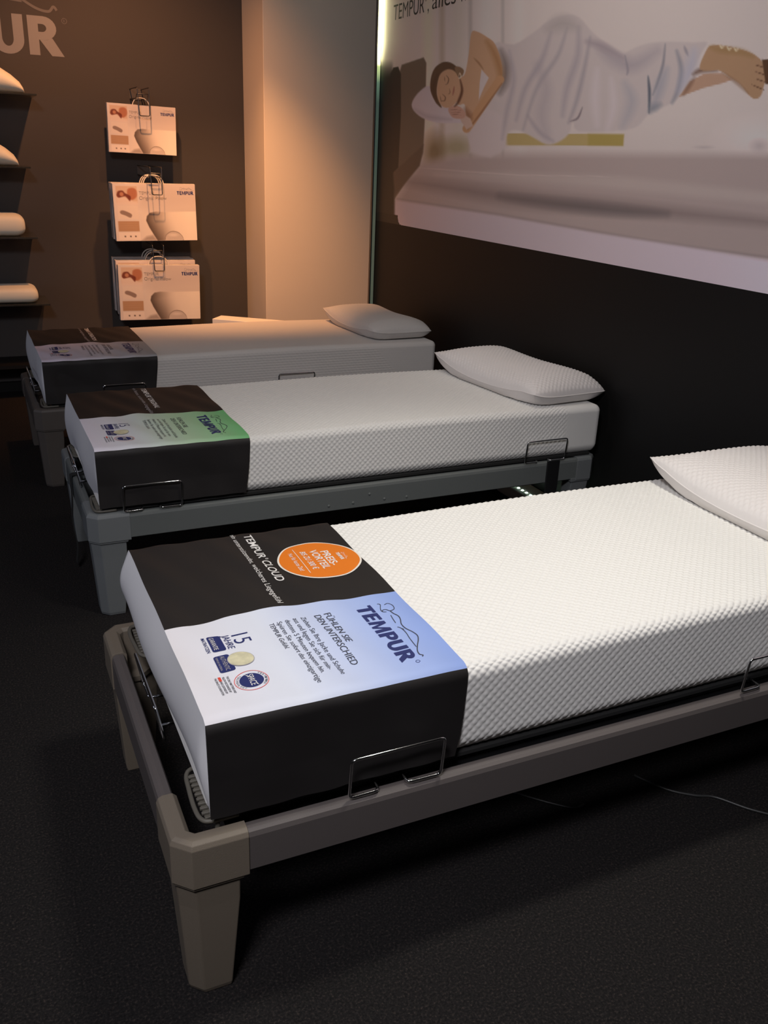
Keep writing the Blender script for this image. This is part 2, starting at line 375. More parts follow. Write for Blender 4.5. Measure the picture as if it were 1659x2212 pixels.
struct('trim_2', (-4.0, 4.62, 0.2), (0.9, 4.899, 0.22), 'black_panel')               # low ledge under the shelves

# ------------------------------------------------------------------ mural (flat printed panel)
def poly_sdf(px, P):
    """signed distance (negative inside) from points to polygon"""
    P = np.array(P, float); n = len(P); d = np.full(px.shape[:-1], 1e9); s = np.zeros(px.shape[:-1], bool)
    X, Y = px[..., 0], px[..., 1]
    for i in range(n):
        a, b = P[i], P[(i + 1) % n]; e = b - a; wx, wy = X - a[0], Y - a[1]
        t = np.clip((wx * e[0] + wy * e[1]) / (e @ e + 1e-12), 0, 1)
        d = np.minimum(d, np.hypot(wx - t * e[0], wy - t * e[1]))
        c = ((a[1] <= Y) & (b[1] > Y)) | ((b[1] <= Y) & (a[1] > Y))
        with np.errstate(divide='ignore', invalid='ignore'):
            xi = a[0] + (Y - a[1]) / (b[1] - a[1] if b[1] != a[1] else 1e-9) * (b[0] - a[0])
        s ^= c & (X < xi)
    return np.where(s, -d, d)
def line_dist(px, P):
    P = np.array(P, float); d = np.full(px.shape[:-1], 1e9); T = np.zeros(px.shape[:-1]); n = len(P) - 1
    for i in range(n):
        a, b = P[i], P[i + 1]; e = b - a; wx, wy = px[..., 0] - a[0], px[..., 1] - a[1]
        t = np.clip((wx * e[0] + wy * e[1]) / (e @ e + 1e-12), 0, 1); q = np.hypot(wx - t * e[0], wy - t * e[1])
        T = np.where(q < d, (i + t) / n, T); d = np.minimum(d, q)
    return d, T
class Canvas:
    def __init__(s, px, base): s.px = px; s.c = np.zeros(px.shape[:-1] + (3,)) + np.array(base, float)
    def mix(s, a, col): a = np.clip(a, 0, 1)[..., None]; s.c = s.c * (1 - a) + np.array(col, float) * a
    def poly(s, P, col, soft=1.5, op=1.0, sm=0):
        if sm: P = smooth_path(P, sm, closed=True)
        s.mix(op * np.clip(0.5 - poly_sdf(s.px, P) / soft, 0, 1), col)
    def stroke(s, P, w, col, op=1.0, soft=None, sm=5, taper=True):
        if sm: P = smooth_path(P, sm)
        d, T = line_dist(s.px, P); ww = w * (0.25 + 0.75 * np.sin(np.pi * np.clip(T, 0.02, 0.98))) if taper else w
        soft = soft if soft else max(1.2, w * (1.15 if w > 7 and taper else 0.8))
        s.mix(op * np.clip(0.5 - (d - ww / 2) / soft, 0, 1), col)
    def blob(s, cx, cy, rx, ry, col, op=1.0, ang=0, soft=0.5):
        a = math.radians(ang); X = s.px[..., 0] - cx; Y = s.px[..., 1] - cy
        x = X * math.cos(a) + Y * math.sin(a); y = -X * math.sin(a) + Y * math.cos(a)
        r = np.hypot(x / rx, y / ry); s.mix(op * np.clip((1 - r) / soft, 0, 1), col)
def paint_mural(px):
    c = Canvas(px, (148, 138, 134)); X, Y = px[..., 0], px[..., 1]
    # curtains on the left, plain white room on the right
    for x, wd, col in ((925, 16, (160, 146, 130)), (955, 8, (128, 116, 104)), (990, 22, (142, 134, 126)), (1016, 6, (124, 116, 112)), (1050, 26, (152, 144, 140)), (1086, 5, (126, 119, 116)), (1120, 20, (152, 144, 140))):
        c.mix(0.75 * np.clip(1.2 - np.abs(X - x) / wd, 0, 1), col)
    c.mix(np.clip((Y - 250) / 120, 0, 1) * 0.25, (126, 114, 112))
    c.blob(1640, 300, 120, 60, (162, 150, 148), 0.6, soft=0.9)
    # blurred plants/greenery behind the bed
    c.blob(985, 318, 60, 34, (104, 96, 72), 0.75, soft=0.8); c.blob(938, 330, 32, 60, (84, 68, 46), 0.8, soft=0.8)
    c.blob(1640, 315, 26, 20, (120, 110, 110), 0.6, soft=0.9); c.blob(1520, 318, 30, 5, (120, 110, 110), 0.5, soft=0.9)
    # bed surface
    top = [(905, 352), (1000, 335), (1250, 332), (1700, 335), (2400, 380), (2400, 900), (1659, 640), (850, 480), (852, 440), (880, 395)]
    c.poly(top, (122, 109, 106), 22)
    c.poly([(940, 378), (1100, 372), (1350, 382), (1700, 420), (2400, 520), (2400, 560), (1700, 445), (1300, 405)], (130, 118, 114), 16, 0.9)
    c.poly([(1090, 288), (1348, 290), (1346, 315), (1088, 314)], (126, 110, 74), 2)
    c.poly([(1270, 289), (1348, 290), (1346, 315), (1270, 314)], (112, 98, 48), 6, 0.6)
    c.stroke([(905, 362), (1000, 370), (1120, 378), (1340, 382)], 2.5, (142, 130, 126), 0.7, sm=0)
    # draped shade band in the sheet
    c.stroke([(880, 392), (960, 404), (1060, 420), (1180, 436), (1330, 448), (1500, 464), (1760, 490)], 34, (92, 80, 78), 0.75, soft=26)
    c.stroke([(1080, 424), (1200, 440), (1340, 455), (1440, 462)], 22, (72, 66, 66), 0.75, soft=22)
    c.stroke([(858, 430), (920, 440), (1060, 462), (1200, 486), (1400, 520), (1600, 548), (1760, 566)], 6, (98, 86, 86), 0.7, soft=7)
    # mattress front edge
    c.poly([(856, 432), (880, 436), (1080, 466), (1300, 505), (1659, 560), (2400, 690), (2400, 900), (1659, 700), (840, 520), (850, 450)], (138, 126, 130), 7)
    c.mix(np.clip((X - 1200) / 500, 0, 1) * np.clip(0.5 + (Y - (433 + (X - 856) * 0.163)) / 8, 0, 1) * 0.6, (166, 154, 164))
    # headboard: dark side and lighter front
    c.poly([(862, 160), (868, 140), (915, 124), (921, 136), (919, 228), (914, 330), (906, 358), (878, 392), (852, 430), (846, 360)], (74, 64, 54), 3)
    c.poly([(915, 312), (906, 358), (878, 392), (854, 420), (850, 372), (880, 345)], (62, 50, 42), 5, 0.8)
    # sleeper pillow
    c.poly([(889, 226), (908, 196), (935, 188), (985, 240), (1005, 262), (975, 266), (938, 264), (905, 250)], (140, 130, 132), 3, sm=4)
    c.stroke([(895, 236), (925, 252), (975, 258)], 9, (118, 108, 112), 0.6, soft=9)
    # white cloth around the body
    cloth = [(1068, 94), (1110, 96), (1150, 72), (1190, 42), (1225, 32), (1252, 38), (1282, 72), (1320, 100), (1345, 116), (1362, 108), (1395, 95), (1440, 90), (1500, 92), (1528, 92), (1512, 120), (1470, 206), (1440, 228), (1402, 246), (1378, 272), (1340, 282), (1250, 284), (1238, 262), (1228, 290), (1204, 308), (1180, 312), (1150, 296), (1120, 282), (1098, 286), (1088, 318), (1060, 330), (1020, 322), (1010, 270), (1040, 240), (1072, 190), (1085, 160)]
    c.poly(cloth, (138, 128, 126), 5, sm=3)
    c.poly([(1012, 258), (1050, 232), (1085, 250), (1096, 318), (1060, 340), (1014, 330)], (141, 130, 129), 8, 0.9)
    g1, g2, g3 = (116, 108, 112), (102, 96, 102), (150, 140, 142)
    for P, wd, col, op in (
        ([(1082, 110), (1092, 140), (1090, 175), (1080, 200)], 16, (70, 62, 60), .75), ([(1100, 110), (1110, 170), (1095, 240), (1085, 300)], 9, g1, .7),
        ([(1190, 70), (1170, 130), (1135, 190), (1115, 260)], 10, g1, .8), ([(1225, 60), (1205, 120), (1160, 190), (1130, 280)], 8, g2, .5),
        ([(1250, 60), (1248, 120), (1225, 190), (1215, 250)], 12, g1, .8), ([(1275, 80), (1262, 150), (1245, 220), (1228, 265)], 8, g2, .6),
        ([(1160, 140), (1180, 190), (1170, 250), (1185, 300)], 22, g1, .5), ([(1140, 250), (1165, 285), (1195, 305)], 8, g1, .8),
        ([(1300, 110), (1330, 130), (1370, 140), (1420, 110)], 26, g1, .8), ([(1268, 90), (1300, 100), (1345, 125)], 14, (112, 102, 106), .9),
        ([(1185, 62), (1215, 50), (1245, 58)], 26, (122, 114, 112), .9), ([(1350, 120), (1356, 150), (1354, 162)], 5, g2, .8),
        ([(1400, 165), (1403, 200), (1402, 244)], 6, (62, 66, 74), .95), ([(1405, 240), (1412, 232), (1425, 226)], 14, (84, 88, 96), .8),
        ([(1437, 96), (1432, 140), (1420, 180), (1410, 205)], 6, (90, 88, 94), .8), ([(1462, 110), (1472, 150), (1466, 190), (1452, 222)], 9, (92, 92, 100), .85),
        ([(1478, 100), (1486, 120)], 6, g2, .8), ([(1350, 180), (1365, 220), (1345, 272)], 20, (112, 110, 116), .6),
        ([(1440, 150), (1425, 190), (1415, 225)], 18, (108, 108, 116), .7), ([(1232, 262), (1248, 255), (1258, 232)], 4, (84, 74, 78), .9),
        ([(1500, 110), (1490, 150), (1470, 195)], 22, (126, 124, 134), .8), ([(1290, 150), (1285, 210), (1290, 270)], 16, g3, .6), ([(1320, 170), (1325, 230), (1312, 280)], 14, g3, .6)):
        c.stroke(P, wd, col, op)
    # torso / shoulder / arm
    skin, skin_d, skin_l = (138, 108, 84), (102, 72, 50), (152, 126, 102)
    c.poly([(1018, 72), (1030, 68), (1052, 80), (1070, 96), (1084, 140), (1082, 176), (1060, 200), (1040, 226), (1020, 258), (1008, 262), (1004, 226), (990, 226), (985, 200), (992, 170), (1004, 160), (1012, 120)], (134, 106, 84), 2.2, sm=4)
    c.poly([(1040, 150), (1056, 168), (1046, 188), (1034, 216), (1036, 180)], (142, 132, 130), 2)
    c.stroke([(1052, 90), (1070, 120), (1082, 165), (1066, 195)], 13, (110, 76, 46), .7)
    c.stroke([(1080, 172), (1050, 215), (1026, 252), (1008, 278)], 18, (132, 100, 74), 1, taper=False, soft=3)
    c.stroke([(1084, 180), (1058, 218), (1030, 256), (1010, 280)], 4, (98, 66, 44), .8)
    c.stroke([(1006, 236), (1012, 250), (1016, 256)], 12, (88, 58, 42), .8)
    c.stroke([(1024, 126), (1034, 136), (1044, 150)], 4, (100, 70, 48), .7)
    c.poly([(990, 240), (1016, 256), (1022, 272), (1008, 280), (996, 262)], (138, 118, 108), 3)
    # hand under the chin
    c.poly([(968, 236), (980, 228), (996, 232), (1006, 246), (1000, 256), (978, 254)], (134, 104, 92), 2.5, sm=3)
    for k in range(3): c.stroke([(972 + k * 2, 238 + 5 * k), (984, 237 + 5 * k), (996, 238 + 5 * k)], 1.6, (100, 68, 58), .8, sm=0)
    # hair, ear, face
    c.poly([(930, 196), (931, 168), (940, 146), (958, 134), (975, 136), (990, 148), (996, 162), (988, 168), (975, 160), (955, 160), (946, 178), (944, 205), (954, 232), (942, 222)], (62, 46, 34), 2.2, sm=4)
    c.poly([(982, 146), (992, 144), (1002, 152), (998, 164), (988, 162)], (92, 72, 54), 2.2, sm=3)
    c.poly([(944, 190), (950, 162), (966, 150), (982, 154), (992, 172), (996, 196), (988, 218), (972, 232), (956, 230), (946, 214)], (136, 108, 86), 2.2, sm=4)
    c.stroke([(994, 172), (998, 196), (990, 220), (982, 230)], 5.5, (62, 38, 28), .95)
    c.stroke([(946, 160), (936, 190), (944, 222)], 7, (54, 38, 28), .8)
    c.stroke([(964, 163), (969, 170), (967, 180), (962, 182)], 2, (74, 50, 38), .9); c.stroke([(960, 166), (961, 176)], 1.6, (84, 60, 46), .8)
    c.stroke([(956, 204), (962, 210), (960, 218), (954, 218)], 2, (74, 50, 38), .9); c.stroke([(951, 208), (953, 220)], 1.6, (84, 60, 46), .8)
    c.stroke([(971, 192), (972, 200), (968, 204)], 2, (96, 66, 50), .8)
    c.stroke([(981, 187), (980, 196), (978, 206)], 3, (112, 64, 56), .9)
    c.stroke([(990, 168), (993, 158), (996, 166), (990, 170)], 2, (170, 156, 140), .8)
    # lower leg and foot
    c.poly([(1466, 210), (1490, 176), (1520, 160), (1560, 158), (1582, 172), (1560, 180), (1520, 190)], (128, 102, 86), 2.2)
    c.stroke([(1498, 160), (1516, 152), (1548, 152)], 9, (70, 48, 38), .85)
    c.stroke([(1476, 205), (1500, 168)], 8, (78, 56, 46), .6)
    c.poly([(1512, 150), (1524, 112), (1536, 98), (1560, 98), (1600, 106), (1630, 118), (1650, 138), (1657, 165), (1650, 186), (1644, 206), (1632, 214), (1618, 206), (1600, 184), (1578, 168), (1552, 152)], (122, 96, 74), 2.2, sm=4)
    c.stroke([(1536, 102), (1560, 108), (1600, 112), (1626, 122)], 12, (104, 82, 50), .6)
    for x, y in ((1559, 100), (1575, 104), (1590, 106)): c.stroke([(x - 5, y - 3), (x, y + 3), (x + 5, y)], 4, (166, 156, 134), .8, sm=0)
    for a, b in (((1630, 140), (1652, 146)), ((1632, 155), (1656, 163)), ((1632, 170), (1655, 178)), ((1624, 183), (1650, 194))):
        c.stroke([a, b], 2.2, (62, 38, 28), .9, sm=0)
    c.poly([(1646, 128), (1700, 130), (1700, 185), (1654, 182)], (64, 44, 30), 2.5)
    c.stroke([(1560, 156), (1590, 178), (1616, 202)], 7, (92, 68, 52), .5)
    # black surround: left strip, headboard shadow side, lower panel
    blk = (22, 20, 18)
    c.poly([(700, 128), (846, 128), (848, 300), (850, 470), (858, 483), (900, 491), (1000, 512), (1200, 555), (1659, 651), (2400, 800), (2400, 1400), (700, 1400)], blk, 2.5, 0.0)
    yb = None
    c.poly([(838, 400), (846, 300), (843, 160), (850, 146), (860, 144), (866, 160), (866, 250), (860, 362), (848, 374), (848, 420)], (26, 22, 19), 2.5)
    a = np.clip((Y - 128) / 40, 0, 1) * np.clip((848 + np.clip((Y - 360) / 12, 0, 4) - X) / 5 + 0.5, 0, 1); c.mix(a, blk)
    return c.c
def srgb2lin(c): c = np.clip(c / 255.0, 0, 1); return np.where(c <= 0.04045, c / 12.92, ((c + 0.055) / 1.055) ** 2.4)
MURAL_GAIN = 2.9
mural = empty('mural_panel', (XW, 1.7, 0.0))
tag(mural, 'large printed wall panel of a sleeping woman wrapped in white cloth above a mattress', 'wall picture')
OM = np.array([XW, 1.7, 0.0])
zb = 1.135
ys = np.concatenate([np.arange(-0.9, 0.7, 0.03), np.arange(0.7, 4.06, 0.0045), [4.062]])
zs = np.concatenate([np.arange(zb, 2.42, 0.0045), np.arange(2.45, 2.99, 0.03)])
YY, ZZ = np.meshgrid(ys, zs, indexing='ij'); PP = np.stack([np.full_like(YY, XW), YY, ZZ], -1)
colr = srgb2lin(paint_mural(pix(PP))) * MURAL_GAIN
# rounded lower-left corner of the picture and the black margin beside it
px_ = pix(PP)
blkm = np.clip((YY - 3.745) / 0.01, 0, 1)
rr = 0.05; cy_, cz_ = 3.745 - rr, zb + rr
corner = (YY > cy_) & (ZZ < cz_) & (np.hypot(YY - cy_, ZZ - cz_) > rr)
colr = np.where(corner[..., None], np.array([0.012, 0.011, 0.010]), colr)
colr = np.clip(colr, 0.008, 0.88)
gridmesh('picture_print', PP - OM, 'print', mural, smooth=False, colors=colr)
bm = bmesh.new(); bx(bm, (XW + 0.0006 - OM[0], -3.5 - OM[1], 0.0), (XW + 0.055 - OM[0], 4.062 - OM[1], 2.995)); bmobj('backing_panel', bm, 'black_panel', mural)
PD = 0.030
bm = bmesh.new(); bx(bm, (XW - PD - OM[0], 4.0635 - OM[1], 0.0), (XW + 0.055 - OM[0], 4.078 - OM[1], 2.995)); bx(bm, (XW - PD - 0.003 - OM[0], 4.056 - OM[1], 0.0), (XW - PD - OM[0], 4.078 - OM[1], 2.995)); bmobj('edge_profile', bm, 'dark_steel', mural)
bm = bmesh.new(); bx(bm, (XW - PD + 0.008 - OM[0], 4.059 - OM[1], 0.02), (XW - 0.004 - OM[0], 4.0632 - OM[1], 2.99)); bmobj('light_strip', bm, 'led', mural)
for args in (('TEMPUR', 0.0, 0.0, 0.385, 0.076), ('®', 0.39, 0.05, 0.022, 0.02), (',', 0.425, 0.0, 0.012, 0.07), ('alles', 0.475, 0.004, 0.255, 0.076), ('was', 0.765, 0.004, 0.19, 0.076)):
    pr = Print(); pr.text(*args, bold=-0.002)
    pr.build('slogan_word', lambda u, v: np.stack([np.full_like(u, -0.0012), 3.905 - u - OM[1], 2.222 + v], 1), 'print_ink', mural)

# ------------------------------------------------------------------ mattress geometry
L, W, H, ZT, RR = 2.0, 0.7726, 0.2013, 0.5987, 0.028
def sect(b, off=0.0, r=RR, W_=W):
    """unwrapped cross-section coordinate b: 0..W top, <0 near side going down, >W far side going down"""
    b = np.asarray(b, float); y = np.clip(b, 0, W_); z = ZT - np.maximum(0, -b) - np.maximum(0, b - W_)
    cy = np.clip(y, r, W_ - r); cz = np.minimum(z, ZT - r)
    dy, dz = y - cy, z - cz; d = np.hypot(dy, dz)
    ny = np.where(d > 1e-9, dy / np.maximum(d, 1e-9), 0); nz = np.where(d > 1e-9, dz / np.maximum(d, 1e-9), 0)
    side_lo = (b < -r); side_hi = (b > W_ + r)
    flat_top = (b >= r) & (b <= W_ - r)
    ny = np.where(flat_top, 0, np.where(side_lo, -1, np.where(side_hi, 1, ny))); nz = np.where(flat_top, 1, np.where(side_lo | side_hi, 0, nz))
    k = r + off
    return cy + ny * k, cz + nz * k, ny, nz
def knit(a, b, p=0.0205, q=0.0205):
    u = a / p + b / q; v = a / p - b / q
    h = (np.abs(np.sin(np.pi * u)) * np.abs(np.sin(np.pi * v))) ** 0.65
    return 2 * h - 1
def make_mattress(name, loc, rz, m, pattern, amp):
    root = empty(name, loc, rz)
    fine = 0.0027 if pattern == 'bubble' else 0.0032
    re = 0.025
    th = np.linspace(0, np.pi / 2, 7)
    xs = np.concatenate([re * (1 - np.cos(th)), np.arange(re + fine, L - re, fine), L - re * (1 - np.cos(th[::-1]))])
    ins = np.zeros_like(xs); ins[:7] = re * (1 - np.sin(th)); ins[-7:] = re * (1 - np.sin(th[::-1]))
    bs = np.arange(-H + 0.001, W + H, fine); bs = np.append(bs, W + H - 0.001)
    A, B = np.meshgrid(xs, bs, indexing='ij'); y, z, ny, nz = sect(B)
    if pattern == 'bubble':
        d = amp * (1 + 0.5 * np.clip(nz, 0, 1)) * knit(A, B) * np.clip((1.84 - A) / 0.03, 0, 1)
    else:
        side = np.clip((-B) / 0.01, 0, 1)
        d = amp * (0.35 * knit(A, B, 0.012, 0.012) * (1 - side) + side * np.cos(2 * np.pi * B / 0.0128) * (0.45 + 0.55 * np.cos(2 * np.pi * A / 0.022 + np.floor(B / 0.0128) * 3.14)))
        d *= np.where(A + (B) * 0.9 > 1.62, 0.15, 1.0)
    # bottom edge tucks in
    tuck = 0.020 * np.clip((np.maximum(-B, B - W) - (H - 0.035)) / 0.035, 0, 1) ** 2
    sag = -0.004 * np.sin(np.clip(A / L, 0, 1) * np.pi * 2.3 + 0.5) * np.clip(nz, 0, 1)
    off = d - ins[:, None] - tuck + sag
    P = np.stack([A, y + ny * off, z + nz * off], -1)
    o = gridmesh('mattress_cover', P, m, root, True)
    # underside and the two end faces (end panels of the ticking)
    for i, nm in ((0, 'foot_end'), (-1, 'head_end')):
        ring = [tuple(p) for p in P[i][::3]] + [tuple(P[i][-1])]
        me = meshobj(nm, ring, [tuple(range(len(ring)))], m, root)
    U = np.stack([np.stack([P[:, 0, 0], P[:, 0, 1], P[:, 0, 2]], -1), np.stack([P[:, -1, 0], P[:, -1, 1], P[:, -1, 2]], -1)], 1)
    gridmesh('underside', U[::10], m, root, False)
    return root

def make_pillow(name, loc, rz, hx, hy, T, m, amp, lift=0.0, lean=0.0):
    n, mm = int(2 * hx / 0.0029), int(2 * hy / 0.0029)
    a = np.linspace(-1, 1, n); b = np.linspace(-1, 1, mm); A, B = np.meshgrid(a, b, indexing='ij')
    OX = lambda a_, b_: a_ * hx * (1 - 0.035 * (1 - b_ ** 2)) * (1 - 0.045 * b_ ** 6)
    OY = lambda a_, b_: b_ * hy * (1 - 0.020 * (1 - a_ ** 2)) * (1 - 0.030 * a_ ** 6)
    EZ = lambda a_, b_: 0.040 * (1 - 0.35 * np.abs(np.cos(b_ * 2.0))) + lift * (1 + 0.6 * b_ - 0.4 * a_) * (np.abs(a_) ** 3) * (np.abs(b_) ** 3)
    PF = lambda a_, b_: ((1 - np.abs(a_) ** 2.6) * (1 - np.abs(b_) ** 4.0)) ** 0.44
    X = OX(A, B); Y = OY(A, B)
    prof = PF(A, B)
    zmid = EZ(A, B)
    d = amp * knit(A * hx, B * hy, 0.021, 0.021) * np.clip(prof * 3, 0, 1)
    top = zmid + T * prof + d
    root = empty(name, loc, rz)
    lz = lean * (X + hx)
    gridmesh('pillow_top', np.stack([X, Y, top + lz], -1), m, root, True)
    # make the coarse underside reach the rim
    an = np.linspace(-1, 1, n // 3); bn = np.linspace(-1, 1, mm // 3); A2, B2 = np.meshgrid(an, bn, indexing='ij')
    X2 = OX(A2, B2); Y2 = OY(A2, B2)
    z2 = np.maximum(0.0015, EZ(A2, B2) - 0.085 * PF(A2, B2)) + lean * (X2 + hx)
    gridmesh('pillow_underside', np.stack([X2, Y2, z2], -1), m, root, True, flip=True)
    # piped seam
    def rim(A_, B_):
        x = OX(A_, B_); y = OY(A_, B_)
        return (x, y, float(EZ(A_, B_)) + lean * (x + hx))
    t = np.linspace(-1, 1, 30)[:-1]
    path = [rim(v, -1) for v in t] + [rim(1, v) for v in t] + [rim(-v, 1) for v in t] + [rim(-1, -v) for v in t]
    tube('seam', path, 0.0022, m, root, 6, True)
    return root

# ------------------------------------------------------------------ display sleeve
def make_sleeve(name, loc, rz, grad, seed, headline, sub, sticker, foot_full=1.0, ub=0.508, rich=True):
    root = empty(name, loc, rz); rnd = random.Random(seed)
    ph = [rnd.uniform(0, 6.28) for _ in range(6)]
    ux = np.array([0, .05, .12, .2, .25, .32, .38, .45, .52]); vx = np.array([.338, .336, .348, .356, .357, .345, .338, .336, .333])
    if seed != 1: vx = vx + np.array([.035, .036, .03, .028, .02, .015, .012, .01, .01]) * (1 if seed == 2 else 0.2)
    vb = lambda u: np.interp(u, ux, vx)
    def wr(u, b):
        w = 0.0018 * np.sin(38 * u + ph[0] + 9 * b) * np.sin(14 * b + ph[1]) + 0.0012 * np.sin(60 * u + 23 * b + ph[2])
        w = w + 0.004 * np.exp(-((b + 0.12) / 0.06) ** 2) * np.sin(17 * u + 12 * b + ph[3])
        return 0.0045 + np.clip(w, -0.0025, 0.01)
    def S3(u, b, off=0.0):
        y, z, ny, nz = sect(b, 0.0, 0.022); o = wr(u, b) + off
        # the cloth stands away a little low on the near side
        o = o + 0.006 * np.clip((-b - 0.12) / 0.1, 0, 1) * (1 - ny * 0)
        return np.stack([np.asarray(u, float) * (1 - 0.042 * np.clip(-b / H, 0, 1) ** 1.6) + 0 * y, y + ny * o, z + nz * o], -1)
    u = np.linspace(-0.004, ub, 90)
    def strip(nm, b0, b1, n, m, lab=None):
        t = np.linspace(0, 1, n); U, T = np.meshgrid(u, t, indexing='ij')
        Bv = b0(U) * (1 - T) + b1(U) * T
        o = gridmesh(nm, S3(U, Bv), m, root, True)
        if lab: o['label'] = lab
        return o
    k = lambda c: (lambda U: np.full_like(U, c))
    strip('near_side_cloth', k(-H + 0.006), k(0.0), 40, 'sleeve_black', 'black cloth hanging down the near side')
    strip('colour_field', k(0.0), vb, 50, grad, 'coloured printed field with advertising text')
    strip('top_cloth', vb, k(W), 50, 'sleeve_black', 'black cloth across the top')
    strip('far_side_cloth', k(W), k(W + H - 0.006), 24, 'sleeve_black')
    # foot panel: white cloth hanging over the foot end, bottom edge scalloped
    v = np.linspace(0, 1, 60); t = np.linspace(0, 1, 40); V, T = np.meshgrid(v, t, indexing='ij')
    y = V * W
    zbot = ZT - H + 0.004 + 0.010 * np.sin(V * 11 + ph[4]) * V + (0.03 * V if seed == 1 else 0.0)
    top_ = S3(np.full_like(V, -0.004), V * W)
    z = top_[..., 2] * (1 - T) + zbot * T
    bulge = 0.030 * np.sin(np.pi * np.clip(T, 0, 1)) ** 1.0 * (0.35 + 0.65 * V) * (1 if seed == 1 else 0.5) + 0.006 * np.sin(V * 9 + ph[5]) * T
    bulge = bulge - 0.012 * T * (1 - V) * np.clip(T - .5, 0, 1)
    edge = np.clip(np.minimum(V, 1 - V) / 0.03, 0, 1)
    rndt = 0.012 * (1 - np.clip(T / 0.06, 0, 1)) ** 2
    x = -0.004 - bulge * np.sqrt(edge)
    yy = top_[..., 1] * (1 - T) + (y + 0.006 * (2 * V - 1)) * T
    o = gridmesh('foot_cloth', np.stack([x, yy, z], -1), 'sleeve_white' if seed != 3 else 'sleeve_white', root, True); o['label'] = 'plain white cloth hanging over the foot end'
    # ---- printed matter: local text x -> -b, text y -> +u
    def fn(u0, b0, off=0.0010):
        return lambda tx, ty: S3(u0 + ty, b0 - tx, off)
    def put(pr, nm, u0, b0, m, off=0.0010, parent=root):
        return pr.build(nm, fn(u0, b0, off), m, parent)
    cf = root
    p = Print(); logo_word(p, 0, 0, 0.237, 0.036); p.ring(0.245, 0.03, 0.004, 0.001, 20); put(p, 'logo_lettering', 0.392, 0.292, 'navy')
    p = Print(); logo_figure(p, 0.0, 0.0, 0.235, 0.040, 0.0017); put(p, 'logo_figure', 0.432, 0.294, 'ink')
    p = Print(); p.text('FÜHLEN SIE', 0, 0.026, 0.128, 0.0145, bold=0.0); p.text('DEN UNTERSCHIED', 0, 0.004, 0.210, 0.0145, bold=0.0)
    for i, (s_, w_) in enumerate([('Ziehen Sie Ihre Jacke und Schuhe', .232), ('aus und legen Sie sich für min-', .208), ('destens 5 Minuten bequem hin.', .216), ('Spüren Sie sofort das einzigartige', .244), ('TEMPUR Gefühl.', .108)]):
        p.text(s_, 0.0, -0.026 - i * 0.0172, w_, 0.0105, bold=-0.004)
    put(p, 'invitation_lettering', 0.294, 0.290, 'ink')
    # guarantee badge
    p = Print(); p.text('15', 0.006, 0.036, 0.036, 0.034, bold=-0.006); p.text('JAHRE', 0.0, 0.018, 0.056, 0.014); p.text('MATRATZEN', 0.0, -0.024, 0.056, 0.007, bold=0.01)
    p.rrect(-0.002, -0.013, 0.058, 0.014, 0.005); put(p, 'guarantee_badge', 0.078, 0.276, 'navy')
    p = Print(); p.text('GARANTIE', 0.004, -0.009, 0.048, 0.009); put(p, 'badge_lettering', 0.078, 0.276, 'ink_white', 0.0016)
    # material badge with round foam sample
    p = Print(); p.rrect(0.0, -0.012, 0.058, 0.018, 0.005); put(p, 'material_badge', 0.072, 0.202, 'navy')
    p = Print(); p.text('AUTHENTIC', 0.004, 0.0, 0.050, 0.0085); p.text('TEMPUR MATERIAL', 0.004, -0.009, 0.048, 0.004); put(p, 'badge_lettering', 0.072, 0.202, 'ink_grey', 0.0016)
    p = Print(); p.disc(0, 0, 0.026); put(p, 'foam_sample_rim', 0.108, 0.176, 'ink_grey', 0.0014)
    p = Print(); p.disc(0, 0, 0.0245); put(p, 'foam_sample', 0.108, 0.176, 'foam_print', 0.0018)
    # certified technology seal
    c = Print(); c.disc(0, 0, 0.0225); put(c, 'space_seal', 0.106, 0.098, 'navy')
    c = Print(); c.ring(0, 0, 0.0315, 0.0012); put(c, 'seal_ring', 0.106, 0.098, 'red_ink')
    c = Print(); c.text('SPACE', 0, -0.005, 0.036, 0.012, align='center'); c.ribbon([(-0.021, -0.008), (0, 0.004), (0.021, 0.008)], 0.0008); put(c, 'seal_lettering', 0.106, 0.098, 'ink_white', 0.0016)
    c = Print()
    for s_, r_, a_mid, sgn in (('CERTIFIED', 0.0265, 90, 1), ('TECHNOLOGY', 0.0275, 270, -1)):
        c = Print()
        for i, ch in enumerate(s_):
            a = math.radians(a_mid + sgn * (len(s_) - 1 - 2 * i) * 5.6); V_, F_ = text2d(ch, 0.0032, 0.0042, bold=0.01, align='center')
            ro = a - math.pi / 2 if sgn > 0 else a + math.pi / 2
            rad = r_ - (0.0015 if sgn > 0 else -0.001)
            R_ = np.array([[math.cos(ro), -math.sin(ro)], [math.sin(ro), math.cos(ro)]])
            c.add(V_ @ R_.T + np.array([rad * math.cos(a), rad * math.sin(a)]), F_)
        put(c, 'seal_rim_word', 0.106, 0.098, 'ink')
    p = Print()
    for i, (s_, w_) in enumerate([('THE ONLY MATTRESS AND', .060), ('PILLOW RECOGNIZED BY', .056), ('NASA AND CERTIFIED BY', .058), ('THE SPACE FOUNDATION', .062)]):
        V_, F_ = text2d(s_, w_, 0.0042, bold=0.012); 
        p.add(V_ + np.array([0, -i * 0.0075]), F_)
    put(p, 'certificate_lettering', 0.066, 0.130, 'ink')
    p = Print(); p.rrect(-0.001, -0.0155, 0.0135, -0.0102, 0.0005); put(p, 'certificate_highlight', 0.066, 0.130, 'red_ink', 0.0014)
    # headline on the black cloth
    p = Print()
    p.text('TEMPUR', 0, 0, 0.135, 0.019, bold=0.012, shear=0.12); p.text('®', 0.139, 0.013, 0.008, 0.007); p.text(headline[0], 0.152, 0, headline[1] - 0.152, 0.019, bold=0.012, shear=0.12); put(p, 'headline_lettering', 0.276, 0.742, 'ink_white')
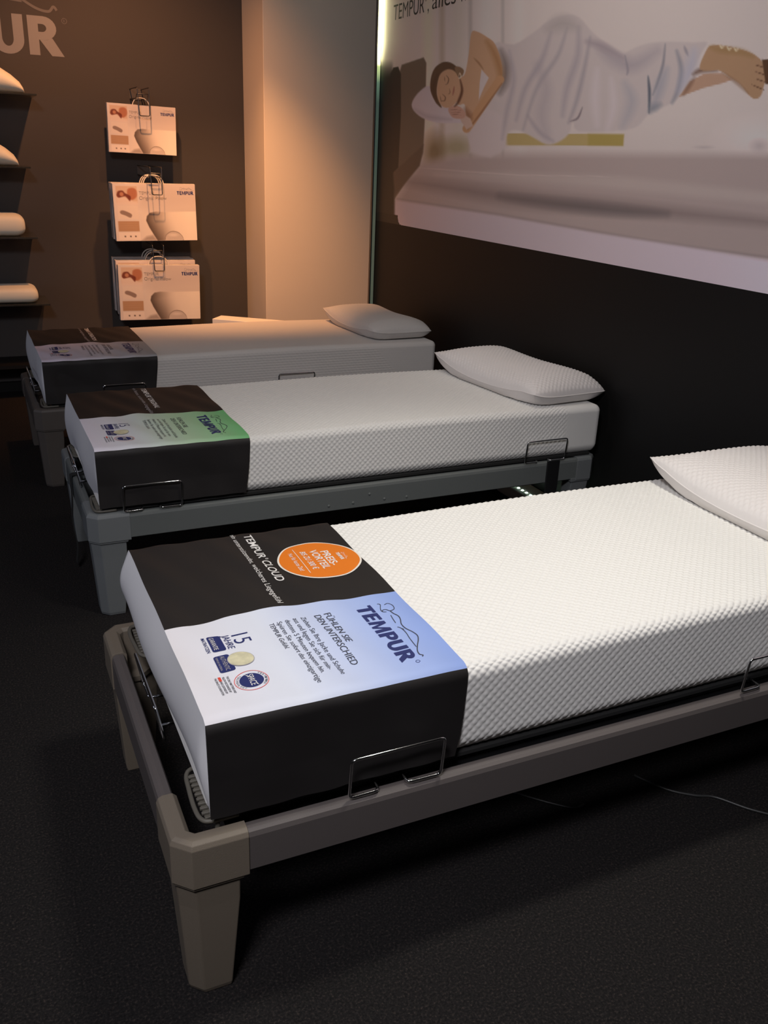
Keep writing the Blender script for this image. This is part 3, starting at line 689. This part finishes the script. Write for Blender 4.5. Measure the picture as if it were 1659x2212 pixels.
    p = Print(); p.text(sub, 0, 0, 0.392, 0.0125, bold=-0.003, shear=0.12); put(p, 'subline_lettering', 0.246, 0.762, 'ink_white' if rich else 'ink_grey')
    if sticker:
        R0 = 0.101; cu, cb = 0.408, 0.547
        # lies skewed on the cloth: centre from the photo
        st = Print(); st.disc(0, 0, R0, n=64); s0 = put(st, 'price_sticker', cu, cb, 'sticker_rim', 0.0012); s0['label'] = 'round orange price sticker with white rim'
        st = Print(); st.disc(0, 0, R0 * 0.955, n=64); put(st, 'sticker_face', cu, cb, 'orange', 0.0017, parent=s0)
        st = Print(); logo_word(st, -0.021, 0.048, 0.042, 0.009); logo_figure(st, -0.02, 0.059, 0.042, 0.010, 0.0006)
        st.text('PREIS-', 0.0, 0.016, 0.082, 0.019, bold=0.016, align='center'); st.text('VORTEIL', 0, -0.009, 0.108, 0.019, bold=0.016, align='center')
        st.text('BIS ZU 300 €', 0, -0.034, 0.100, 0.014, bold=0.010, align='center'); st.ribbon([(-0.068 + 0.011 * i_, -0.046) for i_ in range(13)], 0.0014)
        st.text('Nur für kurze Zeit!', 0, -0.064, 0.094, 0.010, bold=0.004, align='center')
        put(st, 'sticker_lettering', cu, cb, 'ink_white', 0.0022, parent=s0)
    return root

# ------------------------------------------------------------------ bed frame
FW, FL = 0.80, 2.04
def rail_bm(bm, a, b, horiz, prof, extra=0):
    """extrude a profile (n: outward offset, z) from a to b along x ('x') or y ('y')"""
    pass
def make_frame(name, loc, rz, fx, fy, rail, corner, kind):
    Wf, Lf = 0.7726 - 2 * fy, FL
    root = empty(name, loc, rz)
    x0, x1, y0, y1 = fx, fx + Lf, fy, fy + Wf
    zt, zb_, t = 0.380, 0.289, 0.030
    # profile points: (inset from outer face, z)
    prof = [(0.0, zb_ + 0.004), (0.0, zt - 0.014), (0.003, zt - 0.005), (0.009, zt - 0.001), (0.016, zt), (t - 0.003, zt - 0.002), (t, zt - 0.007), (t, zb_), (0.005, zb_)]
    def rail_obj(nm, side):
        c = 0.10
        if side in ('near', 'far'):
            f = (lambda s, n, z: (s, y0 + n, z)) if side == 'near' else (lambda s, n, z: (s, y1 - n, z)); s0, s1 = x0 + c, x1 - c
        else:
            f = (lambda s, n, z: (x0 + n, s, z)) if side == 'foot' else (lambda s, n, z: (x1 - n, s, z)); s0, s1 = y0 + c, y1 - c
        return loft(nm, [[f(s, n, z) for n, z in prof] for s in (s0, s1)], rail, root)
    rl = rail_obj('side_rail', 'near'); rail_obj('side_rail', 'far'); rail_obj('end_rail', 'foot'); rail_obj('end_rail', 'head')
    # corner blocks: L-shaped with chamfered outer corner, swept along an L path
    def cb(sx, sy):
        ox, oy = (x0 if sx > 0 else x1), (y0 if sy > 0 else y1)
        e = 0.003; zt2, zb2 = zt + 0.003, zb_ - 0.004; tt = t + 0.006; ch = 0.030; Lx = 0.132 if sx > 0 else 0.10; Ly = 0.150
        prof2 = [(-e, zb2), (-e, zt2 - 0.013), (0.001, zt2 - 0.004), (0.009, zt2), (tt - 0.008, zt2), (tt, zt2 - 0.008), (tt, zb2)]
        rings = []
        # path stations with direction (nx, ny) inward miter
        def st(px, py, mx, my): rings.append([(ox + sx * (px + mx * n), oy + sy * (py + my * n), z) for n, z in prof2])
        st(Lx, 0, 0, 1); st(Lx * 0.6, 0, 0, 1)
        k = math.tan(math.radians(22.5))
        st(ch, 0, k, 1); st(0, ch, 1, k)
        st(0, Ly * 0.6, 1, 0); st(0, Ly, 1, 0)
        o = loft('corner_block', rings, corner, root, bev=0.0012)
        # skirt under the block that carries the leg
        def plan(inset, z, w1, c2, shift=0.0):
            a = inset; P = [(a + c2, a), (a + w1, a), (a + w1, a + w1 * 0.55), (a + w1 * 0.55, a + w1), (a, a + w1), (a, a + c2)]
            return [(ox + sx * (q + shift), oy + sy * (r_ + shift), z) for q, r_ in P]
        loft('leg_collar', [plan(-0.001, zb2 + 0.010, 0.125, 0.030), plan(0.000, zb2 - 0.006, 0.122, 0.030), plan(0.003, zb2 - 0.010, 0.116, 0.029)], corner, root, bev=0.001)
        loft('leg', [plan(0.004, zb2 - 0.006, 0.112, 0.028), plan(0.008, zb2 - 0.06, 0.108, 0.028), plan(0.019, 0.012, 0.080, 0.024), plan(0.022, 0.0, 0.076, 0.024)], corner, root, bev=0.003)
    for sx in (1, -1):
        for sy in (1, -1): cb(sx, sy)
    # slatted support under the mattress
    bm = bmesh.new()
    for s in range(13):
        xx = 0.10 + s * 0.145; bx(bm, (xx, 0.03, 0.372), (xx + 0.06, W - 0.03, 0.382), 0.002, 1)
    bmobj('slats', bm, 'black_plastic', root)
    bm = bmesh.new()
    for yy in (0.02, W - 0.045): bx(bm, (0.03, yy, 0.348), (1.95, yy + 0.025, 0.372), 0.003, 1)
    for xx in (0.03, 1.925): bx(bm, (xx, 0.02, 0.348), (xx + 0.025, W - 0.02, 0.372), 0.003, 1)
    bmobj('slat_carrier', bm, 'black_plastic', root)
    # padded black lath edge just under the mattress
    bm = bmesh.new(); bx(bm, (0.02, 0.008, 0.3822), (1.97, W - 0.008, 0.3965), 0.003, 1); bmobj('base_board', bm, 'black_fabric', root)
    # chrome mattress retainers on the near rail
    for a in ((0.253, 0.447) if kind == 1 else (0.072, 0.263) if kind == 2 else (0.25, 0.44)), ((1.232, 1.432) if kind == 1 else (1.636, 1.827) if kind == 2 else (1.10, 1.29)):
        xa, xb = a; yo = min(y0 + 0.012, -0.009); z0, z1 = 0.386, 0.477
        path = rounded_poly([(xa + 0.062, 0.012, z0 + 0.002), (xa + 0.062, yo - 0.004, z0 + 0.001), (xa, yo - 0.004, z0), (xa, yo - 0.012, z1), (xb, yo - 0.012, z1), (xb, yo - 0.004, z0), (xb - 0.072, yo - 0.004, z0 + 0.001), (xb - 0.072, 0.012, z0 + 0.002)], 0.011)
        tube('mattress_retainer', path, 0.0032, 'chrome', root)
    # retainer at the foot end
    ya, yb = 0.27, 0.50
    path = rounded_poly([(0.01, ya + 0.06, 0.386), (-0.028, ya + 0.06, 0.386), (-0.028, ya, 0.386), (-0.043, ya, 0.470), (-0.043, yb, 0.470), (-0.028, yb, 0.386), (-0.028, yb - 0.06, 0.386), (0.01, yb - 0.06, 0.386)], 0.012)
    tube('foot_retainer', path, 0.0032, 'chrome', root)
    # moulded support loops with grille at the foot corners
    for sy, yb0 in ((1, 0.0), (-1, W)):
        Pp = [(0.05, 0.006), (0.0, 0.006), (-0.016, 0.018), (-0.020, 0.05), (-0.018, 0.10), (-0.012, 0.15), (0.01, 0.165), (0.05, 0.165)]
        path = smooth_path([(a, yb0 + sy * b, 0.389) for a, b in Pp], 5); tube('support_loop', path, 0.0045, 'grille', root, 8)
        bm = bmesh.new(); bx(bm, (-0.008, min(yb0 + sy * 0.02, yb0 + sy * 0.15), 0.3834), (0.018, max(yb0 + sy * 0.02, yb0 + sy * 0.15), 0.3870), 0.001, 1)
        for k in range(9):
            yy = yb0 + sy * (0.03 + k * 0.0135); bx(bm, (-0.012, yy - 0.003, 0.387), (0.004, yy + 0.003, 0.3925), 0.001, 1)
        bmobj('support_grille', bm, 'grille', root)
        tube('support_post', [(0.012, yb0 + sy * 0.012, 0.345), (0.012, yb0 + sy * 0.012, 0.389)], 0.005, 'grille', root, 8)
    return root, (x0, x1, y0, y1, zt, zb_, rl)

BEDS = [((0, 0, 0), 0.0), ((0.0293, 1.564, 0), 0.003), ((-0.0123, 2.9375, 0), 0.0084)]
f1, g1_ = make_frame('bed_frame', BEDS[0][0], BEDS[0][1], -0.0755, -0.0352, 'rail_taupe_warmlit', 'corner_taupe_warmlit', 1)
f2, g2_ = make_frame('bed_frame', BEDS[1][0], BEDS[1][1], -0.0434, -0.0120, 'rail_grey_coollit', 'corner_grey_coollit', 2)
f3, g3_ = make_frame('bed_frame', BEDS[2][0], BEDS[2][1], -0.0581, -0.0150, 'rail_brown_dimlit', 'rail_brown_dimlit', 3)
gf = 'low bed frames standing in a row'
tag(f1, 'warm-lit taupe metal bed frame with chamfered tapered legs carrying the nearest mattress', 'bed frame')
tag(f2, 'cool-lit grey metal bed frame with a black strap hanging from its foot rail, in the middle', 'bed frame')
tag(f3, 'dimly lit brown bed frame farthest from the viewer, beside the back wall', 'bed frame')
# rivets, clip and strap of the middle bed
x0, x1, y0, y1, zt, zb_, rl = g2_
for xx, zz in ((0.959, 0.339), (0.893, 0.312), (1.021, 0.312), (0.797, 0.312), (1.114, 0.309)):
    bm = bmesh.new(); bmesh.ops.create_uvsphere(bm, u_segments=12, v_segments=8, radius=0.0055)
    for v in bm.verts: v.co = Vector((v.co.x + xx, v.co.y * 0.5 + y0, v.co.z + zz))
    bmobj('rivet', bm, 'rail_grey_coollit', rl, True)
bm = bmesh.new(); bx(bm, (1.745, y0 - 0.006, 0.12), (1.805, y0 + 0.002, 0.386), 0.002, 1); bmobj('black_bracket', bm, 'black_plastic', f2)
strap = Print()
sy_ = 0.42
sp = [(0.035, sy_, 0.375), (x0 + t_ if False else x0 + 0.026, sy_, 0.3835), (x0 - 0.001, sy_, 0.3835), (x0 - 0.004, sy_, 0.372), (x0 - 0.005, sy_, 0.29), (x0 - 0.010, sy_ + 0.01, 0.20), (x0 - 0.004, sy_ - 0.02, 0.11), (x0 - 0.010, sy_ + 0.0, 0.035)]
sp = smooth_path(sp, 5); vs = []; fs = []
for i, p_ in enumerate(sp):
    wv = 0.014 if i < 12 else 0.017
    for dx, dy in ((0, -wv), (0, wv), (-0.003, wv), (-0.003, -wv)): vs.append((p_[0] + dx, p_[1] + dy, p_[2] + (0.003 if i < 10 and dx else 0)))
for i in range(len(sp) - 1):
    for k in range(4): fs.append((i * 4 + k, i * 4 + (k + 1) % 4, i * 4 + 4 + (k + 1) % 4, i * 4 + 4 + k))
fs += [(3, 2, 1, 0), tuple(len(vs) - 4 + k for k in range(4))]
meshobj('hanging_strap', vs, fs, 'black_fabric', f2)

# ------------------------------------------------------------------ mattresses, pillows, sleeves
m1 = make_mattress('mattress', BEDS[0][0], BEDS[0][1], 'knit', 'bubble', 0.00125)
m2 = empty('mattress', BEDS[1][0], BEDS[1][1])
for ch in list(m1.children):
    c = ch.copy(); COL.objects.link(c); c.parent = m2
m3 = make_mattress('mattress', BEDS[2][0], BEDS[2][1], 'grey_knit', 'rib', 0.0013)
tag(m1, 'bright white bubble-knit mattress nearest the viewer, under the blue printed sleeve', 'mattress')
tag(m2, 'white bubble-knit mattress on the middle bed, under the green printed sleeve', 'mattress')
tag(m3, 'dim fine-ribbed mattress on the farthest bed, below the hanging pillow boxes', 'mattress')
s1 = make_sleeve('display_sleeve', BEDS[0][0], BEDS[0][1], 'blue_grad', 1, ('CLOUD', 0.275), 'ein unterstützendes, weicheres Liegegefühl', True)
s2 = make_sleeve('display_sleeve', BEDS[1][0], BEDS[1][1], 'green_grad', 2, ('ORIGINAL', 0.30), 'ein festes, stützendes Liegegefühl', False, rich=False)
s3 = make_sleeve('display_sleeve', BEDS[2][0], BEDS[2][1], 'lilac_grad', 3, ('SENSATION', 0.34), 'ein bewegliches Liegegefühl', False, rich=False)
tag(s1, 'black and blue printed cloth sleeve with a round orange price sticker on the nearest mattress', 'mattress sleeve')
tag(s2, 'black and green printed cloth sleeve round the foot of the middle mattress', 'mattress sleeve')
tag(s3, 'black and pale lilac printed cloth sleeve round the foot of the farthest mattress', 'mattress sleeve')
# strip of tape at the far end of the middle sleeve's headline
p = Print(); p.ribbon([(0, 0), (0.010, 0.0)], 0.10); 
p1 = make_pillow('pillow', (1.790, 0.365, ZT + 0.003), math.radians(-1.0), 0.245, 0.385, 0.085, 'pillow_knit', 0.0019, lift=0.022)
p2 = make_pillow('pillow', (1.858, 1.975, ZT + 0.003), math.radians(5.5), 0.195, 0.375, 0.085, 'pillow_knit', 0.0019, lift=0.022)
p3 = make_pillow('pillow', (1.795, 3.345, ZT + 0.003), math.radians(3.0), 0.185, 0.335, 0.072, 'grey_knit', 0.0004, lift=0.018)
tag(p1, 'white bubble-knit pillow cut by the right edge, on the nearest mattress', 'pillow')
tag(p2, 'white bubble-knit pillow with pinched seam on the head of the middle mattress', 'pillow')
tag(p3, 'smooth dim grey pillow on the farthest mattress, in front of the cream column', 'pillow')

# ------------------------------------------------------------------ pillow boxes hanging on the back wall
def paint_bag(U, V):
    """U 0..1 across, V 0..1 down"""
    px = np.stack([U * 300, V * 200], -1); c = Canvas(px, (226, 216, 212)); X, Y = px[..., 0], px[..., 1]
    c.poly([(92, 95), (180, 85), (300, 70), (300, 200), (92, 200)], (236, 226, 216), 40, 0.6)
    c.poly([(10, 8), (86, 8), (86, 66), (10, 66)], (216, 190, 170), 3)                 # small sleeper photo
    c.poly([(10, 44), (40, 46), (70, 60), (86, 60), (86, 74), (10, 74)], (232, 216, 208), 6, 0.9)
    c.poly([(52, 20), (70, 14), (84, 22), (84, 44), (66, 56), (52, 44)], (176, 108, 78), 5, 0.85, sm=3)
    c.poly([(12, 40), (18, 26), (34, 24), (42, 32), (50, 36), (62, 44), (58, 60), (44, 44), (30, 46), (18, 48)], (112, 52, 38), 4, 0.9, sm=3)
    c.blob(30, 36, 9, 9, (196, 140, 112), .95, soft=.4)
    c.poly([(12, 76), (86, 76), (86, 122), (12, 122)], (232, 220, 212), 2)
    c.poly([(20, 96), (30, 92), (52, 100), (62, 108), (56, 118), (38, 110), (22, 104)], (150, 130, 122), 3, sm=3)
    c.poly([(10, 130), (86, 130), (86, 166), (10, 166)], (186, 150, 120), 2)
    for k in range(3): c.stroke([(16, 137 + 8 * k), (80, 137 + 8 * k)], 1.5, (200, 168, 140), .6, sm=0)
    c.poly([(10, 170), (88, 170), (88, 196), (10, 196)], (240, 228, 220), 2)
    for x in (32, 52, 70): c.blob(x, 184, 4, 4, (110, 96, 92), .9, soft=.4)
    # big pillow
    c.mix(np.clip((X - 92) / 40, 0, 1) * np.clip((120 - Y) / 30, 0, 1) * 0.35, (196, 182, 176))
    shp = [(116, 112), (128, 100), (150, 96), (190, 98), (300, 96), (300, 200), (150, 200), (138, 180), (122, 152), (112, 128)]
    c.poly(shp, (232, 220, 210), 3, sm=0)
    d, T = line_dist(px, [(116, 110), (114, 130), (128, 160), (148, 200)])
    ins = np.clip(0.5 - poly_sdf(px, shp) / 3, 0, 1)
    c.mix(ins * np.clip(1 - d / 95, 0, 1) ** 1.6 * 0.97, (92, 78, 70))
    c.mix(ins * np.clip((X - 170) / 100, 0, 1) * 0.75, (252, 242, 228))
    c.poly([(92, 200), (110, 185), (134, 180), (150, 200)], (140, 124, 116), 10, .6)
    cap = [(178, 200), (182, 182), (196, 170), (212, 167), (230, 172), (244, 186), (248, 200)]
    c.poly(cap, (206, 194, 186), 2.5); c.blob(210, 180, 26, 8, (232, 220, 212), .8, soft=.7)
    c.stroke(cap, 2, (96, 82, 74), .8)
    c.poly([(92, 6), (300, 6), (300, 60), (150, 70), (92, 80)], (206, 194, 190), 30, 0.5)
    return srgb2lin(c.c) * 0.95
bag_front_mesh = None
def make_bag(name, w, h, d):
    global bag_front_mesh
    root = empty(name, (0, 0, 0))
    bm = bmesh.new(); bx(bm, (-w / 2, 0.0, -h), (w / 2, d, 0.0), 0.003, 1); bmobj('box_body', bm, 'cardboard_side', root)
    nu, nv = 150, 100; u = np.linspace(0, 1, nu); v = np.linspace(0, 1, nv); U, V = np.meshgrid(u, v, indexing='ij')
    P = np.stack([(U - 0.5) * (w - 0.004), np.full_like(U, -0.0008), -V * (h - 0.004) - 0.002], -1)
    gridmesh('front_print', P, 'bag_print', root, False, colors=paint_bag(U, V))
    pr = Print(); logo_word(pr, w * 0.27, -h * 0.185, w * 0.205, h * 0.060); pr.build('brand_lettering', lambda a, b: np.stack([a, np.full_like(a, -0.0018), b], 1), 'navy', root)
    pr = Print(); logo_figure(pr, w * 0.30, -h * 0.118, w * 0.18, h * 0.06, 0.0008)
    pr.text('TEMPUR', -w * 0.19, -h * 0.185, w * 0.18, h * 0.052, bold=-0.004); pr.text('Original Pillow', -w * 0.19, -h * 0.275, w * 0.33, h * 0.058, bold=-0.004)
    pr.build('product_lettering', lambda a, b: np.stack([a, np.full_like(a, -0.0018), b], 1), 'letter_line', root)
    hp = smooth_path([(-0.062, d / 2, -0.002), (-0.050, d / 2, 0.026), (-0.022, d / 2, 0.046), (0.022, d / 2, 0.046), (0.050, d / 2, 0.026), (0.062, d / 2, -0.002)], 5)
    tube('carry_handle', hp, 0.0035, 'handle', root, 8)
    return root
def copy_thing(r):
    c = r.copy(); COL.objects.link(c)
    for ch in r.children:
        k = ch.copy(); COL.objects.link(k); k.parent = c
    return c
bw, bh, bd = 0.50, 0.335, 0.045
proto = make_bag('pillow_box', bw, bh, bd); used = False
def hang(cx, y, ztop, roll, sc, label, group=None):
    global used
    o = proto if not used else copy_thing(proto); used = True
    o.location = (cx, y, ztop); o.rotation_euler = (0, math.radians(roll), 0); o.scale = (sc, 1, sc); tag(o, label, 'pillow box', group); return o
cen = lambda pts, y: (sum(hit(a, b, 1, y)[0] for a, b in pts) / len(pts))
# top hook
yb1 = 4.72
hang(0.818, yb1, 1.742, 1.2, 0.82, 'white pillow box hanging alone on the topmost wall hook')
# middle hook
hang(0.836, 4.56, 1.302, -0.6, 1.0, 'white pillow box with a printed pillow, front one on the middle hook')
hang(0.836, 4.625, 1.30, 0.6, 0.99, 'white pillow box, second from the front on the middle hook')
hang(0.836, 4.69, 1.30, 0.2, 0.98, 'white pillow box, rearmost of the three on the middle hook')
# bottom hook
hang(0.840, 4.56, 0.822, 0.9, 1.02, 'white pillow box just above the farthest mattress, front one on the lowest hook')
hang(0.832, 4.62, 0.845, 0.4, 1.0, 'white pillow box, second from the front on the lowest hook')
hang(0.836, 4.68, 0.848, 0.2, 1.0, 'white pillow box, third from the front on the lowest hook')
hang(0.832, 4.74, 0.850, 0.5, 1.0, 'white pillow box, rearmost of the four on the lowest hook')
def make_hook(z, yfront, label, cx=0.84):
    root = empty('wall_hook', (cx, 4.9, z)); tag(root, label, 'hook')
    yf = yfront - 4.9
    a = rounded_poly([(-0.034, -0.002, 0.0), (-0.034, yf - 0.02, -0.004), (-0.034, yf - 0.055, 0.02), (0.034, yf - 0.055, 0.02), (0.034, yf - 0.02, -0.004), (0.034, -0.002, 0.0)], 0.010)
    tube('support_wire', a, 0.0035, 'dark_steel', root, 8)
    b = rounded_poly([(-0.034, -0.002, 0.055), (-0.034, yf - 0.075, 0.055), (-0.030, yf - 0.085, -0.10), (0.030, yf - 0.085, -0.10), (0.034, yf - 0.075, 0.055), (0.034, -0.002, 0.055)], 0.010)
    tube('price_wire', b, 0.0030, 'dark_steel', root, 8)
    bm = bmesh.new(); bx(bm, (-0.038, -0.005, -0.006), (0.038, -0.001, 0.060), 0.002, 1); bmobj('back_plate', bm, 'rail_brown_dimlit', root)
    return root
make_hook(1.780, 4.72, 'wire double hook holding the single top pillow box', 0.818)
make_hook(1.342, 4.56, 'wire double hook holding the middle stack of pillow boxes', 0.836)
make_hook(0.888, 4.62, 'wire double hook holding the lowest stack of pillow boxes', 0.836)

# ------------------------------------------------------------------ shelf pillows on the left of the back wall
def rounded_bar(name, x0, x1, y0, y1, z0, z1, m, taper=False):
    root_o = None
    n = 28; rings = []
    cy, cz = (y0 + y1) / 2, (z0 + z1) / 2; hy, hz = (y1 - y0) / 2, (z1 - z0) / 2
    if not taper:
        r = min(hz, 0.055); sts = [(x1 - r + r * math.sin(a), 1 - 0.60 * (1 - math.cos(a))) for a in np.linspace(0, math.pi / 2, 9)]
        sts = [(x0, 0.75), (x0 + 0.02, 1.0)] + sts
        for x, k in sts:
            rings.append([(x, cy + (hy - (1 - k) * 0.04) * np.sign(math.cos(t)) * abs(math.cos(t)) ** 0.5, cz + hz * (k) * np.sign(math.sin(t)) * abs(math.sin(t)) ** 0.6) for t in np.linspace(0, 2 * math.pi, n, endpoint=False)])
    else:
        for x, top in [(x0, 0.2), (x0 + .03, .8), (x1 - 0.30, 1.0), (x1 - 0.20, 1.0), (x1 - 0.12, 0.86), (x1 - 0.06, 0.62), (x1 - 0.02, 0.40), (x1 - 0.004, 0.22), (x1, 0.08)]:
            rings.append([(x, cy + hy * (0.7 + 0.3 * min(1, top * 1.6)) * np.sign(math.cos(t)) * abs(math.cos(t)) ** 0.6, z0 + (z1 - z0) * (top * (0.5 + 0.5 * math.sin(t)) if math.sin(t) > -0.99 else 0)) for t in np.linspace(0, 2 * math.pi, n, endpoint=False)])
            rings[-1] = [(a, b, max(c_, z0 + 0.004 * (top < 0.3))) for a, b, c_ in rings[-1]]
    bm = bmesh.new(); R = [[bm.verts.new(p) for p in r] for r in rings]
    for A, B in zip(R[:-1], R[1:]):
        for k in range(n): bm.faces.new((A[k], A[(k + 1) % n], B[(k + 1) % n], B[k]))
    bm.faces.new(R[0][::-1]); bm.faces.new(R[-1])
    return bmobj(name, bm, m, None, True)
SH = [(1.762, 0.150, True, 'tapered cream foam pillow on the topmost glass shelf, below the wall letters'),
      (1.378, 0.080, True, 'tapered cream foam pillow on the second glass shelf from the top'),
      (0.990, 0.078, False, 'thick block-shaped cream foam pillow on the third glass shelf'),
      (0.602, 0.110, False, 'flat block-shaped cream foam pillow on the lowest glass shelf')]
for z, xr, tp, lab in SH:
    hgt = 0.155 if tp else (0.125 if z > 0.9 else 0.095)
    o = rounded_bar('foam_pillow', -0.50, xr, 4.56, 4.84, z, z + hgt, 'foam_pillow', tp); tag(o, lab, 'pillow', 'foam pillows on the glass shelves')
    s = box('glass_shelf', (-0.60, 4.55, z - 0.010), (xr + 0.06, 4.90, z - 0.0005), 'glass', None, 0.001, 1)
    tag(s, 'thin clear glass shelf carrying the ' + {1.762: 'topmost tapered', 1.378: 'second tapered', 0.990: 'thick block', 0.602: 'lowest flat block'}[z] + ' pillow', 'shelf')

# big wall lettering
pr = Print(); logo_word(pr, 0, 0, 1.17, 0.205)
wl = pr.build('wall_lettering', lambda a, b: np.stack([a - 0.752, np.full_like(a, 4.8985), 1.985 + b], 1), 'letter_wall', None)
tag(wl, 'large pale brand word on the dark back wall, last letters UR in view', 'wall lettering')
pr = Print(); logo_figure(pr, 0.0, 0.0, 1.17, 0.22, 0.011)
pr.build('line_figure', lambda a, b: np.stack([a - 0.775, np.full_like(a, 4.8985), 2.195 + b], 1), 'line_wall', wl)
pr = Print(); pr.ring(0, 0, 0.014, 0.003); pr.text('R', 0, -0.007, 0.010, 0.014, align='center')
pr.build('registered_mark', lambda a, b: np.stack([a + 0.432, np.full_like(a, 4.8985), 2.175 + b], 1), 'line_wall', wl)

# ------------------------------------------------------------------ white box behind the farthest bed
A = hit(478, 687, 2, 0.5); B = hit(600, 697, 2, 0.5); d = (B - A)[:2]; d /= np.linalg.norm(d); nrm = np.array([-d[1], d[0]]); nrm = nrm if nrm[1] > 0 else -nrm
C0 = A[:2] + d * 0.0; bm = bmesh.new(); bx(bm, (0, -0.14, 0), (0.62, 0.0, 0.517), 0.002, 1)
ang = math.atan2(d[1], d[0])
wb = bmobj('white_carton', bm, 'white_box'); wb.location = (A[0], A[1], 0.0); wb.rotation_euler = (0, 0, ang)
tag(wb, 'white carton standing askew behind the farthest bed by the column', 'carton')

# ------------------------------------------------------------------ floor cables and the lit tray below the wall panel
path = smooth_path([tuple(hit(a, b, 2, 0.004)) for a, b in [(1370, 1675), (1440, 1705), (1500, 1718), (1545, 1722), (1620, 1748), (1700, 1768)]], 6)
tag(tube('power_cable', path, 0.0035, 'cable', None, 8), 'thin dark cable curving across the floor under the nearest bed', 'cable')
path = smooth_path([tuple(hit(a, b, 2, 0.004)) for a, b in [(1110, 1712), (1190, 1735), (1240, 1745), (1262, 1738)]], 6)
tag(tube('power_cable', path, 0.0030, 'cable', None, 8), 'short end of dark cable on the floor left of the longer one', 'cable')
tr = empty('lit_tray', (2.035, 2.04, 0.0)); tag(tr, 'small white floor box with a dotted green-white light strip behind the middle bed', 'light box')
bm = bmesh.new(); bx(bm, (-0.06, -0.15, 0.0), (0.06, 0.18, 0.055), 0.003, 1); bmobj('tray_body', bm, 'white_box', tr)
for k in range(7):
    bm = bmesh.new(); bx(bm, (-0.03, -0.10 + 0.035 * k, 0.0552), (-0.022, -0.092 + 0.035 * k, 0.058)); bmobj('light_dot', bm, 'led_green', tr)
